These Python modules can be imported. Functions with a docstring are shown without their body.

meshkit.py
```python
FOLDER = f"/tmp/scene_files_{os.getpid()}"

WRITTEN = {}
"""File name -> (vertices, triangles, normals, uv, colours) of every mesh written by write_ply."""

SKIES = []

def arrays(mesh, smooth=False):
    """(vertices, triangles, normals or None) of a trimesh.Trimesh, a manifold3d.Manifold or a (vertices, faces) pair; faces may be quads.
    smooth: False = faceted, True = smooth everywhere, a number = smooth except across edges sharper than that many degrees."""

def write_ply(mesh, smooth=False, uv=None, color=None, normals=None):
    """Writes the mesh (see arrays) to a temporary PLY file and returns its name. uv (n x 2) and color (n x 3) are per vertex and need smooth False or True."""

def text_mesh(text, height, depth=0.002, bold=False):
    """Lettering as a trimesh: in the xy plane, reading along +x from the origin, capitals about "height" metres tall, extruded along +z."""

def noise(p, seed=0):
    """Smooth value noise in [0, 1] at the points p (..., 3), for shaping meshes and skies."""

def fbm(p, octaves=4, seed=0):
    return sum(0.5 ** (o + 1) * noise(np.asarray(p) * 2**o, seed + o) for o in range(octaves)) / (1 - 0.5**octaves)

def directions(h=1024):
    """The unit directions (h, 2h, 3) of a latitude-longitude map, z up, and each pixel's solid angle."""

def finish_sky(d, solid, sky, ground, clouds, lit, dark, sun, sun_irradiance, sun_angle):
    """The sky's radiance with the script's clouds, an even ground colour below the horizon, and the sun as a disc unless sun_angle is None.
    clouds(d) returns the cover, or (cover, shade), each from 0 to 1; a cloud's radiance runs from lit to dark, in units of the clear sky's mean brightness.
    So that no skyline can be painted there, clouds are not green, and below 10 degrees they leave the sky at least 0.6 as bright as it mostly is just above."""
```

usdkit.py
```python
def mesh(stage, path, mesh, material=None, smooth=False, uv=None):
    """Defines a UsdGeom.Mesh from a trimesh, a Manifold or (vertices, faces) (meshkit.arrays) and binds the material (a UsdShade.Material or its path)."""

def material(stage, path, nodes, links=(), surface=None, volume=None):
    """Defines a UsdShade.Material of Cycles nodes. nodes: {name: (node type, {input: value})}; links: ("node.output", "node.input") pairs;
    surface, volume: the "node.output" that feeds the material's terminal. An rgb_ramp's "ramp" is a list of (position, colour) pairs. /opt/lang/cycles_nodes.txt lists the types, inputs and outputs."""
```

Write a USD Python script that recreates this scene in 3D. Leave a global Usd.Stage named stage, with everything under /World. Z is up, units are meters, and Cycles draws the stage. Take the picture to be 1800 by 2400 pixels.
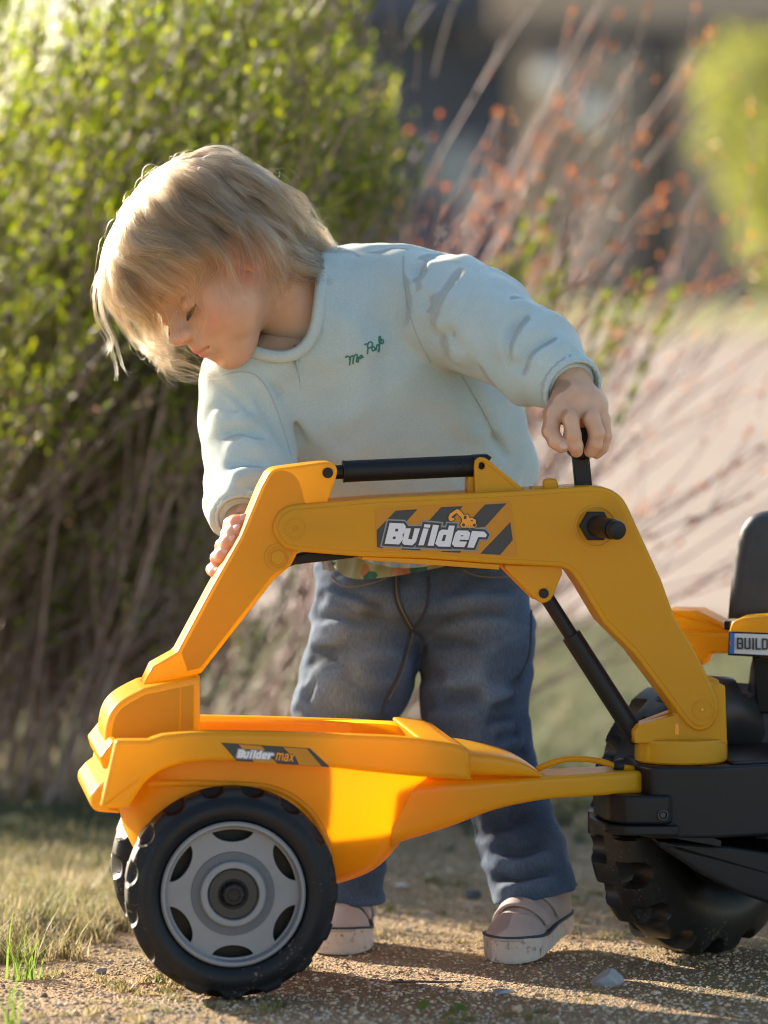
import math, random
import numpy as np, trimesh, shapely, manifold3d
from shapely.geometry import Polygon, LineString, Point
from shapely import affinity
from scipy.spatial import cKDTree
from pxr import Usd, UsdGeom, UsdLux, UsdShade, Gf, Sdf, Vt
import usdkit, meshkit

# ---------------------------------------------------------------- camera, sky, sun, exposure
D, CAMH, F, HZ = 5.0, 0.717, 11500.0, 640.0         # camera distance, height, focal length in photo pixels, horizon row
EXPOSURE = 1.75
SUN_AZ, SUN_EL = math.radians(132.0), math.radians(20.5)   # azimuth measured from +x towards +y
SKY_STRENGTH, SUN_INTENSITY = 0.066, 1.25
SUN = np.array([math.cos(SUN_AZ) * math.cos(SUN_EL), math.sin(SUN_AZ) * math.cos(SUN_EL), math.sin(SUN_EL)])

stage = Usd.Stage.CreateInMemory()
UsdGeom.SetStageUpAxis(stage, 'Z'); UsdGeom.SetStageMetersPerUnit(stage, 1.0)
stage.SetDefaultPrim(UsdGeom.Xform.Define(stage, '/World').GetPrim())
UsdGeom.Scope.Define(stage, '/World/Looks')

cam = UsdGeom.Camera.Define(stage, '/World/camera')
cam.AddTransformOp().Set(Gf.Matrix4d().SetLookAt(Gf.Vec3d(0, -D, CAMH), Gf.Vec3d(0, 0, CAMH), Gf.Vec3d(0, 0, 1)).GetInverse())
HAP = 24.0
cam.CreateHorizontalApertureAttr(HAP); cam.CreateVerticalApertureAttr(HAP * 4 / 3)
cam.CreateFocalLengthAttr(HAP * F / 1800)
cam.CreateVerticalApertureOffsetAttr(-HAP * (1200 - HZ) / 1800)
cam.CreateFStopAttr(HAP * F / 1800 / 49.0); cam.CreateFocusDistanceAttr(D + 0.02)
cam.CreateExposureAttr(EXPOSURE)

def mat(name, nodes, links, surface=None, volume=None):
    return usdkit.material(stage, '/World/Looks/' + name, nodes, links, surface, volume)

dome = UsdLux.DomeLight.Define(stage, '/World/sky')
dome.GetPrim().SetCustomDataByKey('kind', 'structure')
sky_m = mat('sky_material', {'t': ('sky_texture', {'sky_type': 'single_scattering', 'sun_disc': False, 'sun_elevation': SUN_EL,
            'sun_rotation': math.atan2(SUN[0], SUN[1]), 'air_density': 1.0, 'aerosol_density': 1.3, 'ozone_density': 1.0}),
            'b': ('background_shader', {'strength': SKY_STRENGTH})}, [('t.color', 'b.color')], 'b.background')
UsdShade.MaterialBindingAPI.Apply(dome.GetPrim()).Bind(sky_m)
sun = UsdLux.DistantLight.Define(stage, '/World/sun')
sun.CreateIntensityAttr(SUN_INTENSITY); sun.CreateAngleAttr(0.5); sun.CreateNormalizeAttr(True); sun.CreateColorAttr(Gf.Vec3f(1.0, 0.87, 0.70))
sun.AddTransformOp().Set(Gf.Matrix4d().SetLookAt(Gf.Vec3d(*map(float, SUN)), Gf.Vec3d(0, 0, 0), Gf.Vec3d(0, 0, 1)).GetInverse())

# ---------------------------------------------------------------- helpers
RNG = np.random.default_rng(7)
CAM = np.array([0, -D, CAMH])
YAW = math.radians(6.5)
T_ = np.array([math.cos(YAW), math.sin(YAW), 0]); N_ = np.array([math.sin(YAW), -math.cos(YAW), 0]); Z_ = np.array([0, 0, 1.0])

def ray(px, py):
    return np.array([(px - 900) / F, 1.0, -(py - HZ) / F])
def at(px, py, Y):
    """Where the sight line of a photo point meets the depth Y."""
    return CAM + ray(px, py) * (Y + D)
def pl(px, py, w=0.0):
    """(s, z) where the sight line meets the toy's upright plane, w metres towards the camera."""
    r = ray(px, py); p = CAM + r * ((w - N_ @ CAM) / (N_ @ r))
    return np.array([p @ T_, p[2]])
def pls(pts, w=0.0):
    return np.array([pl(x, y, w) for x, y in pts])
def toy(p):
    """(s, w, z) of the toy's frame to world."""
    p = np.asarray(p, float)
    return p[..., :1] * T_ + p[..., 1:2] * N_ + p[..., 2:3] * Z_

USED = {}
def numbered(parent, name):
    k = parent + '/' + name; n = USED.get(k, 0); USED[k] = n + 1
    return k if n == 0 else f'{k}_{n:03d}'
def put(prim, label=None, cat=None, group=None, kind=None):
    for k, v in (('label', label), ('category', cat), ('group', group), ('kind', kind)):
        if v: prim.SetCustomDataByKey(k, v)
    return prim
ORIGIN = {}
def thing(name, loc, label, cat, group=None):
    x = UsdGeom.Xform.Define(stage, numbered('/World', name)); loc = [float(a) for a in loc]
    x.AddTranslateOp().Set(Gf.Vec3d(*loc)); ORIGIN[str(x.GetPath())] = np.array(loc)
    return put(x.GetPrim(), label, cat, group)
def arr(m):
    if hasattr(m, 'to_mesh'):
        q = m.to_mesh(); return np.array(q.vert_properties[:, :3], float), np.array(q.tri_verts)
    if isinstance(m, trimesh.Trimesh): return np.array(m.vertices), np.array(m.faces)
    v, f = np.asarray(m[0], float), np.asarray(m[1], int)
    if f.shape[1] == 4: f = np.vstack([f[:, [0, 1, 2]], f[:, [0, 2, 3]]])
    return v, f
def join(*ms):
    vs, fs, n = [], [], 0
    for m in ms:
        v, f = arr(m); vs.append(v); fs.append(f + n); n += len(v)
    return np.vstack(vs), np.vstack(fs)
def part(name, m, material, parent=None, smooth=32, label=None, kind=None, cat=None, group=None):
    """One Mesh prim under a thing (or at the top level), in the frame of its thing."""
    pp = str(parent.GetPath()) if parent is not None else '/World'
    root = '/'.join(pp.split('/')[:3]); o = ORIGIN.get(root, np.zeros(3))
    v, f = arr(m)
    p = usdkit.mesh(stage, numbered(pp, name), (v - o, f), material, smooth=smooth).GetPrim()
    return put(p, label, cat, group, kind)
def outward(v, f):
    v, f = np.asarray(v, float), np.asarray(f, int)
    if f.shape[1] == 4: f = np.vstack([f[:, [0, 1, 2]], f[:, [0, 2, 3]]])
    a, b, c = v[f[:, 0]], v[f[:, 1]], v[f[:, 2]]
    return (v, f[:, ::-1]) if np.einsum('ij,ij->i', a, np.cross(b, c)).sum() < 0 else (v, f)
def ring_in(r, d):
    """The closed ring moved inwards (to its left) by d at each corner."""
    r = np.asarray(r, float); a, b = r - np.roll(r, 1, 0), np.roll(r, -1, 0) - r
    a = a / (np.linalg.norm(a, axis=1, keepdims=True) + 1e-12); b = b / (np.linalg.norm(b, axis=1, keepdims=True) + 1e-12)
    na, nb = np.c_[-a[:, 1], a[:, 0]], np.c_[-b[:, 1], b[:, 0]]
    m = na + nb; k = np.maximum((m * m).sum(1), 0.5)
    return r + d * 2 * m / k[:, None]
def prism(poly, w0, w1, bevel=0.0015, frame=toy, steps=3):
    """A plate: the outline in (s, z) given depth from w0 to w1, its edges rounded."""
    if not isinstance(poly, Polygon): poly = Polygon(poly)
    poly = shapely.geometry.polygon.orient(poly.buffer(0))
    if poly.geom_type != 'Polygon': poly = max(poly.geoms, key=lambda g: g.area)
    rings = [np.array(poly.exterior.coords)[:-1]] + [np.array(i.coords)[:-1] for i in poly.interiors]
    b = min(bevel, abs(w1 - w0) * .45); ang = np.linspace(0, math.pi / 2, steps + 1)
    lay = [(w0 + b * (1 - math.sin(t)), b * (1 - math.cos(t))) for t in ang] if b > 0 else [(w0, 0)]
    lay = [(w0 + b - b * math.cos(t), b - b * math.sin(t)) for t in ang] if b > 0 else [(w0, 0)]
    lay = lay + [(w0 + w1 - w, d) for w, d in lay[::-1]]
    vs, fs, n = [], [], 0
    ends = {}
    for k, (w, d) in enumerate(lay):
        for q, r in enumerate(rings):
            rr = ring_in(r, d); vs.append(np.c_[rr[:, 0], np.full(len(rr), w), rr[:, 1]]); ends[k, q] = n; n += len(rr)
    for k in range(len(lay) - 1):
        for q, r in enumerate(rings):
            m = len(r); i = np.arange(m); j = (i + 1) % m; a, c = ends[k, q], ends[k + 1, q]
            fs.append(np.c_[a + i, a + j, c + j]); fs.append(np.c_[a + i, c + j, c + i])
    V = np.vstack(vs)
    import mapbox_earcut
    cum = np.cumsum([len(r) for r in rings]).astype(np.uint32)
    for k, flip in ((0, True), (len(lay) - 1, False)):
        rr = np.vstack([ring_in(r, lay[k][1]) for r in rings])
        t = mapbox_earcut.triangulate_float64(rr, cum).reshape(-1, 3).astype(int)
        base = ends[k, 0]; fs.append((t[:, ::-1] if flip else t) + base)
    return outward(frame(V), np.vstack(fs))
def rounded(pts, r, n=5):
    """A polygon of (x, y) with its corners rounded to radius r (number or one per corner)."""
    pts = np.asarray(pts, float); out = []; m = len(pts)
    rs = [r] * m if np.ndim(r) == 0 else r
    for i in range(m):
        p, a, b = pts[i], pts[i - 1], pts[(i + 1) % m]
        u, v = a - p, b - p; lu, lv = np.linalg.norm(u), np.linalg.norm(v); u, v = u / lu, v / lv
        c = np.clip(u @ v, -1, 1); half = math.acos(c) / 2
        if rs[i] <= 0 or half > 1.5: out.append(p); continue
        t = min(rs[i] / math.tan(half), lu * .45, lv * .45)
        p0, p2 = p + u * t, p + v * t
        for k in np.linspace(0, 1, n + 1): out.append((1 - k) ** 2 * p0 + 2 * k * (1 - k) * p + k * k * p2)
    return np.array(out)
def curve(pts, n=60, closed=False):
    """A smooth curve through points of any dimension."""
    from scipy.interpolate import CubicSpline
    p = np.asarray(pts, float)
    if closed: p = np.vstack([p, p[:1]])
    t = np.r_[0, np.cumsum(np.linalg.norm(np.diff(p, axis=0), axis=1) ** 0.5)]
    c = CubicSpline(t, p, bc_type='periodic' if closed else 'natural')
    return c(np.linspace(0, t[-1], n, endpoint=not closed))
def circle(c, r, n=32, r2=None):
    a = np.arange(n) * 2 * math.pi / n
    return np.c_[c[0] + r * np.cos(a), c[1] + (r2 or r) * np.sin(a)]
def tube(path, radius, sides=10, closed_ends=True, squash=None):
    p = np.asarray(path, float); n = len(p); r = np.broadcast_to(radius, (n,)).astype(float)
    t = np.gradient(p, axis=0); t /= np.linalg.norm(t, axis=1, keepdims=True) + 1e-12
    u = np.cross(t[0], [0, 0, 1.0]);
    if np.linalg.norm(u) < 1e-3: u = np.cross(t[0], [1.0, 0, 0])
    us = []
    for i in range(n):
        u = u - t[i] * (u @ t[i]); u = u / np.linalg.norm(u); us.append(u)
    us = np.array(us); vs = np.cross(t, us); a = np.arange(sides) * 2 * math.pi / sides
    ring = np.cos(a)[None, :, None] * us[:, None] * (squash or 1) + np.sin(a)[None, :, None] * vs[:, None]
    V = (p[:, None] + r[:, None, None] * ring).reshape(-1, 3)
    i, j = np.meshgrid(np.arange(n - 1), np.arange(sides), indexing='ij'); j2 = (j + 1) % sides
    q = np.stack([i * sides + j, i * sides + j2, (i + 1) * sides + j2, (i + 1) * sides + j], -1).reshape(-1, 4)
    f = np.vstack([q[:, [0, 1, 2]], q[:, [0, 2, 3]]])
    if closed_ends:
        k = len(V); V = np.vstack([V, p[:1], p[-1:]]); jj = np.arange(sides); jn = (jj + 1) % sides
        f = np.vstack([f, np.c_[np.full(sides, k), jn, jj], np.c_[np.full(sides, k + 1), (n - 1) * sides + jj, (n - 1) * sides + jn]])
    return V, f
def rod(a, b, r, sides=28, bevel=0.0012):
    a, b = np.asarray(a, float), np.asarray(b, float); L = np.linalg.norm(b - a); k = min(bevel, L * .3, r * .5) / L; e = bevel if bevel < r * .5 else r * .5
    ts = [0, 0, k * .3, k, 1 - k, 1 - k * .3, 1, 1]; rr = [1e-5, r - e, r - .3 * e, r, r, r - .3 * e, r - e, 1e-5]
    d = (b - a) / L; u = np.cross(d, [0, 0, 1.0]); u = np.cross(d, [1.0, 0, 0]) if np.linalg.norm(u) < 1e-3 else u; u /= np.linalg.norm(u); v = np.cross(d, u)
    an = np.arange(sides) * 2 * math.pi / sides
    V = np.vstack([a + (b - a) * t + q * (np.cos(an)[:, None] * u + np.sin(an)[:, None] * v) for t, q in zip(ts, rr)])
    i, j = np.meshgrid(np.arange(len(ts) - 1), np.arange(sides), indexing='ij'); j2 = (j + 1) % sides
    return outward(V - a, np.stack([i * sides + j, i * sides + j2, (i + 1) * sides + j2, (i + 1) * sides + j], -1).reshape(-1, 4)) and (V, outward(V - a, np.stack([i * sides + j, i * sides + j2, (i + 1) * sides + j2, (i + 1) * sides + j], -1).reshape(-1, 4))[1])
def loft(sections, caps=True):
    """Closed rings of equal length (k, m, 3) joined into a skin."""
    S = np.asarray(sections, float); k, m = S.shape[:2]; V = S.reshape(-1, 3)
    i, j = np.meshgrid(np.arange(k - 1), np.arange(m), indexing='ij'); j2 = (j + 1) % m
    q = np.stack([i * m + j, i * m + j2, (i + 1) * m + j2, (i + 1) * m + j], -1).reshape(-1, 4)
    f = np.vstack([q[:, [0, 1, 2]], q[:, [0, 2, 3]]])
    if caps:
        n = len(V); V = np.vstack([V, S[0].mean(0), S[-1].mean(0)]); jj = np.arange(m); jn = (jj + 1) % m
        f = np.vstack([f, np.c_[np.full(m, n), jn, jj], np.c_[np.full(m, n + 1), (k - 1) * m + jj, (k - 1) * m + jn]])
    return V, f
def superellipse(a, b, n=5, m=64):
    t = np.arange(m) * 2 * math.pi / m; c, s = np.cos(t), np.sin(t)
    return np.c_[a * np.sign(c) * np.abs(c) ** (2 / n), b * np.sign(s) * np.abs(s) ** (2 / n)]
def ball(c, r, scale=(1, 1, 1), sub=3):
    m = trimesh.creation.icosphere(sub, 1.0); return m.vertices * np.array(scale) * r + np.asarray(c), m.faces
def lathe(profile, n, centre, axis, modify=None):
    """A profile of (along axis, radius) turned round the axis. modify(theta, u, r) -> u, r."""
    axis = np.asarray(axis, float) / np.linalg.norm(axis); u = np.cross([0, 0, 1.0], axis); u /= np.linalg.norm(u); v = np.cross(axis, u)
    pr = np.asarray(profile, float); th = np.arange(n) * 2 * math.pi / n
    U, R = np.meshgrid(pr[:, 0], th, indexing='ij')[0], np.meshgrid(pr[:, 1], th, indexing='ij')[0]; TH = np.broadcast_to(th, U.shape)
    if modify: U, R = modify(TH, U, R)
    V = np.asarray(centre) + U[..., None] * axis + R[..., None] * (np.cos(TH)[..., None] * u + np.sin(TH)[..., None] * v)
    i, j = np.meshgrid(np.arange(len(pr) - 1), np.arange(n), indexing='ij'); j2 = (j + 1) % n
    q = np.stack([i * n + j, i * n + j2, (i + 1) * n + j2, (i + 1) * n + j], -1).reshape(-1, 4)
    V = V.reshape(-1, 3); c = np.asarray(centre); v2, f = outward(V - c, q)
    return V, f
def sstep(a, b, x):
    t = np.clip((x - a) / (b - a), 0, 1); return t * t * (3 - 2 * t)

# ---------------------------------------------------------------- materials
def principled(name, color, rough=0.5, bump=None, var=None, trans=0.0, trans_color=None, **kw):
    """Plain surface with optional colour variation (scale, amount, second colour), bump (scale, strength, distance) and translucency."""
    n = {'p': ('principled_bsdf', {'base_color': color, 'roughness': rough, **kw})}; l = []; out = 'p.BSDF'
    n['g'] = ('texture_coordinate', {})
    if var:
        n['nv'] = ('noise_texture', {'scale': var[0], 'detail': 4.0, 'roughness': .6}); n['rv'] = ('rgb_ramp', {'ramp': [(.3, color), (.7, var[1])]})
        l += [('g.object', 'nv.vector'), ('nv.fac', 'rv.fac'), ('rv.color', 'p.base_color')]
    if bump:
        n['nb'] = ('noise_texture', {'scale': bump[0], 'detail': 3.0}); n['b'] = ('bump', {'strength': bump[1], 'distance': bump[2]})
        l += [('g.object', 'nb.vector'), ('nb.fac', 'b.height'), ('b.normal', 'p.normal')]
    if trans:
        n['t'] = ('translucent_bsdf', {'color': trans_color or color}); n['m'] = ('mix_closure', {'fac': trans})
        if bump: l += [('b.normal', 't.normal')]
        l += [('p.BSDF', 'm.closure1'), ('t.BSDF', 'm.closure2')]; out = 'm.closure'
    return mat(name, n, l, out)
M = {}
YEL = (0.84, 0.49, 0.016)
M['yellow'] = principled('yellow_plastic', YEL, .30, bump=(900, .06, .0006), var=(7, (.80, .45, .018)), trans=.40, trans_color=(1.0, .61, .035))
M['yellow_thin'] = principled('yellow_thin_plastic', YEL, .30, bump=(900, .06, .0006), trans=.55, trans_color=(1.0, .62, .04))
M['sticker_yellow'] = principled('sticker_yellow', (.72, .33, .02), .35, trans=.25, trans_color=(1.0, .5, .02))
M['black'] = principled('black_plastic', (.007, .007, .008), .40, specular_ior_level=.3, bump=(700, .1, .0006))
M['charcoal'] = principled('charcoal_plastic', (.030, .031, .034), .5, bump=(1500, .35, .0008), var=(60, (.04, .041, .044)))
M['tyre'] = principled('tyre_plastic', (.006, .0065, .008), .38, specular_ior_level=.32, bump=(500, .12, .0006))
M['tyre_dirty'] = principled('dusty_tyre_plastic', (.009, .0085, .008), .27, specular_ior_level=.5, bump=(260, .2, .0008), var=(40, (.028, .023, .019)))
for k_, c_, r_, s_ in (('tyre', (.006, .0065, .008), .38, .30), ('tyre_dirty', (.009, .0085, .008), .27, .5)):
    M[k_] = mat('sanded_' + k_, {'g': ('texture_coordinate', {}), 'n': ('noise_texture', {'scale': 330.0, 'detail': 2.0}), 'n2': ('noise_texture', {'scale': 14.0, 'detail': 4.0}), 'a': ('math', {'math_type': 'multiply'}), 'r': ('rgb_ramp', {'ramp': [(.36, c_), (.43, (.10, .075, .05)), (.6, (.26, .19, .12))]}), 'r2': ('rgb_ramp', {'ramp': [(.3, (r_,) * 3), (.7, (r_ + .2,) * 3)]}),
        'n3': ('noise_texture', {'scale': 500.0, 'detail': 3.0}), 'b': ('bump', {'strength': .14, 'distance': .0007}), 'p': ('principled_bsdf', {'specular_ior_level': s_})},
        [('g.object', 'n.vector'), ('g.object', 'n2.vector'), ('g.object', 'n3.vector'), ('n.fac', 'a.value1'), ('n2.fac', 'a.value2'), ('a.value', 'r.fac'), ('r.color', 'p.base_color'), ('n2.fac', 'r2.fac'), ('r2.color', 'p.roughness'), ('n3.fac', 'b.height'), ('b.normal', 'p.normal')], 'p.BSDF')
M['rim'] = principled('grey_plastic', (.205, .205, .21), .45, bump=(800, .06, .0005), var=(30, (.18, .18, .185)))
M['rim_dark'] = principled('dark_grey_plastic', (.075, .085, .10), .45)
M['cap'] = principled('olive_black_plastic', (.022, .02, .018), .5)
M['print_black'] = principled('black_print', (.03, .03, .028), .45)
M['print_white'] = principled('white_print', (.62, .60, .62), .4)
M['print_grey'] = principled('grey_print', (.22, .21, .22), .4)
M['print_orange'] = principled('orange_print', (.75, .27, .012), .4)
M['plate_white'] = principled('plate_white', (.62, .60, .60), .35)
M['plate_blue'] = principled('plate_blue', (.03, .14, .45), .35)
# ---------------------------------------------------------------- ground, path, sky is above
def gz(x, y):
    """Height of the ground: level under the toys, rising gently far behind."""
    x, y = np.asarray(x, float), np.asarray(y, float); far = np.maximum(y - 7.0, 0)
    n = meshkit.fbm(np.stack([x * 5, y * 5, np.zeros_like(x)], -1), 4, 3) - .5
    return .0118 * far + .012 * n * np.exp(-np.maximum(y - 4, 0)) * sstep(-3, -.5, y) - .003
xs = np.unique(np.r_[np.linspace(-80, -1.2, 30), np.linspace(-1.2, 1.2, 161), np.linspace(1.2, 80, 30)]); ys = np.unique(np.r_[np.linspace(-12, -.8, 10), np.linspace(-.8, 3.2, 221), np.linspace(3.2, 12, 30), np.linspace(12, 160, 40)])
X, Y = np.meshgrid(xs, ys, indexing='ij'); GV = np.stack([X, Y, gz(X, Y)], -1).reshape(-1, 3); i, j = np.meshgrid(np.arange(len(xs) - 1), np.arange(len(ys) - 1), indexing='ij'); n_ = len(ys)
GQ = np.stack([i * n_ + j, (i + 1) * n_ + j, (i + 1) * n_ + j + 1, i * n_ + j + 1], -1).reshape(-1, 4)
M['ground'] = mat('sandy_ground', {'g': ('texture_coordinate', {}), 'n': ('noise_texture', {'scale': 240.0, 'detail': 5.0, 'roughness': .65}), 'n2': ('noise_texture', {'scale': 4.0, 'detail': 5.0}), 'v': ('voronoi_texture', {'scale': 330.0}),
    'r': ('rgb_ramp', {'ramp': [(.3, (.20, .135, .085)), (.5, (.40, .28, .17)), (.7, (.56, .41, .26))]}), 'r2': ('rgb_ramp', {'ramp': [(.40, (1, 1, 1)), (.62, (.72, .74, .55))]}), 'x': ('mix_color', {'blend_type': 'multiply', 'fac': .8}),
    'b': ('bump', {'strength': .9, 'distance': .004}), 'p': ('principled_bsdf', {'roughness': .95, 'specular_ior_level': .2})},
    [('g.object', 'n.vector'), ('g.object', 'n2.vector'), ('g.object', 'v.vector'), ('n.fac', 'r.fac'), ('n2.fac', 'r2.fac'), ('r.color', 'x.a'), ('r2.color', 'x.b'), ('x.result', 'p.base_color'), ('v.distance', 'b.height'), ('b.normal', 'p.normal')], 'p.BSDF')
part('ground', (GV, GQ), M['ground'], None, smooth=True, kind='structure')
# the path beyond the grass: a sheet on the ground, from lower right to far left
px_ = np.linspace(0, 1, 60); PV = []
for t in px_:
    y = 4.6 + t ** 1.6 * 34; xl = -1.0 - .02 * y + .5 * math.sin(y * .2); xr = 9 + .55 * y
    for s in np.linspace(0, 1, 12):
        x = xl + (xr - xl) * s; PV.append((x, y + (1.2 * (1 - s)) * (1 - t) * 0.3, float(gz(x, y)) + .006))
i, j = np.meshgrid(np.arange(59), np.arange(11), indexing='ij'); PQ = np.stack([i * 12 + j, i * 12 + j + 1, (i + 1) * 12 + j + 1, (i + 1) * 12 + j], -1).reshape(-1, 4)
M['path'] = mat('path_surface', {'g': ('texture_coordinate', {}), 'm': ('mapping', {'scale': (.25, 1.4, 1.0), 'rotation': (0, 0, .25)}), 'n': ('noise_texture', {'scale': 1.3, 'detail': 4.0}), 'r': ('rgb_ramp', {'ramp': [(.3, (.205, .165, .138)), (.5, (.26, .205, .172)), (.7, (.29, .225, .188))]}), 'n2': ('noise_texture', {'scale': 300.0, 'detail': 2.0}), 'b': ('bump', {'strength': .4, 'distance': .003}), 'p': ('principled_bsdf', {'roughness': .9})},
    [('g.object', 'm.vector'), ('m.vector', 'n.vector'), ('n.fac', 'r.fac'), ('r.color', 'p.base_color'), ('g.object', 'n2.vector'), ('n2.fac', 'b.height'), ('b.normal', 'p.normal')], 'p.BSDF')
part('path', (np.array(PV), PQ), M['path'], None, smooth=True, kind='structure')
# ---------------------------------------------------------------- toy trailer
def letters(pts_px, tf):
    return [tf(p) for p in pts_px]
# block letters of the word Builder, in the pixels of a close-up; each letter: outer outline and holes
BUILDER = [
 ([(262,312),(395,318),(418,345),(412,400),(386,425),(388,440),(392,470),(352,522),(212,515)], [[(318,368),(346,370),(341,397),(312,395)], [(295,444),(322,446),(317,470),(289,468)]]),
 ([(415,365),(468,366),(440,470),(478,472),(503,366),(556,366),(516,498),(480,530),(400,525),(382,505)], []),
 ([(600,325),(658,330),(652,360),(592,355)], []),
 ([(588,367),(640,369),(592,530),(540,530)], []),
 ([(683,330),(740,336),(688,536),(630,533)], []),
 ([(838,338),(894,340),(850,545),(735,542),(704,515),(742,398),(765,378),(826,380)], [[(785,428),(812,430),(796,490),(765,488)]]),
 ([(925,386),(1022,388),(1045,412),(1028,478),(945,476),(940,492),(1012,496),(1000,525),(985,548),(890,545),(866,515),(900,410)], [[(956,432),(978,434),(974,444),(952,443)]]),
 ([(1062,390),(1180,398),(1206,428),(1196,452),(1122,450),(1078,555),(1016,552)], []),
]
def builder_polys(tf):
    out = []
    for o, hs in BUILDER:
        out.append(Polygon([tf(p) for p in o], [[tf(p) for p in h] for h in hs]).buffer(0))
    return out
def decal(polys, w0, w1, frame=toy):
    ms = []
    for g in polys:
        for q in getattr(g, 'geoms', [g]):
            if q.geom_type == 'Polygon' and q.area > 1e-8: ms.append(prism(q, w0, w1, 0, frame))
    return join(*ms)

TL = thing('toy_trailer', toy(np.array([pl(548, 2102)[0], 0, 0])), 'yellow plastic two wheeled toy trailer with scoop shaped tub and grey wheel', 'toy trailer')
NEAR, FAR = 0.14, -0.135
def Wp(pts, w): return pls(pts, w)
# tub: one thin skin, level by level
lev = [(1718, 258, 1000, .116), (1760, 258, 998, .117), (1800, 262, 990, .118), (1850, 270, 978, .118), (1900, 283, 958, .116), (1950, 297, 935, .112), (1990, 317, 905, .106), (2025, 345, 868, .095), (2050, 380, 815, .08), (2066, 430, 760, .062), (2072, 520, 690, .03)]
secs = []
for y, x0, x1, hw in lev:
    a, b = pl(x0, y, 0), pl(x1, y, 0); e = superellipse((b[0] - a[0]) / 2, hw, 4.5, 96)
    secs.append(np.c_[(a[0] + b[0]) / 2 + e[:, 0], e[:, 1], np.full(96, (a[1] + b[1]) / 2)])
sc = np.array(secs); sc = np.stack([curve(sc[:, k], 36) for k in range(96)], 1)
inner = sc.copy(); cc = sc.mean(1, keepdims=True); inner[..., :2] = cc[..., :2] + (sc[..., :2] - cc[..., :2]) * .985; inner[..., 2] += .002
V1, f1 = loft(toy(sc), caps=False); V2, f2 = loft(toy(inner), caps=False)
k, m = sc.shape[:2]
cap = np.c_[np.full(m, 0), np.arange(m), (np.arange(m) + 1) % m]
def closed_end(V, f, row):
    n = len(V); jj = np.arange(m); return np.vstack([V, V.reshape(-1, m, 3)[row].mean(0)]), np.vstack([f, np.c_[np.full(m, n), row % k * m + jj, row % k * m + (jj + 1) % m]])
V1, f1 = closed_end(V1, f1, k - 1); V2, f2 = closed_end(V2, f2, k - 1)
part('tub', join((V1, f1), (V2, f2[:, ::-1])), M['yellow_thin'], TL)
# wheel arch rib on the tub's side
arch = curve([(345, 1838), (430, 1836), (560, 1838), (650, 1850), (715, 1890), (752, 1940), (772, 2000), (768, 2040)], 40)
arch_p = np.array([np.r_[pl(x, y, .118)[0], .1175, pl(x, y, .118)[1]] for x, y in arch])
part('wheel_arch', tube(toy(arch_p), .0032, 8), M['yellow_thin'], TL, smooth=True)
# the rim with its mudguards
band = np.vstack([curve([(381, 1723), (463, 1716), (574, 1716), (700, 1719), (850, 1724), (950, 1729), (1050, 1741), (1090, 1752), (1100, 1764)], 40),
                  [(1107, 1829)], curve([(1060, 1826), (981, 1821), (850, 1808), (753, 1797), (640, 1788), (536, 1785), (458, 1786), (401, 1797), (357, 1820), (330, 1849), (309, 1883), (303, 1895)], 40),
                  [(240, 1895), (236, 1888), (243, 1858), (270, 1742), (277, 1735), (348, 1735), (360, 1730)]])
bn = Wp(band, NEAR)
part('fender', prism(bn, .112, NEAR, .006, steps=5), M['yellow'], TL)
bf = bn.copy(); bf[:, 1] -= .007
part('fender', prism(bf, FAR, -.112, .006, steps=5), M['yellow'], TL)
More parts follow.
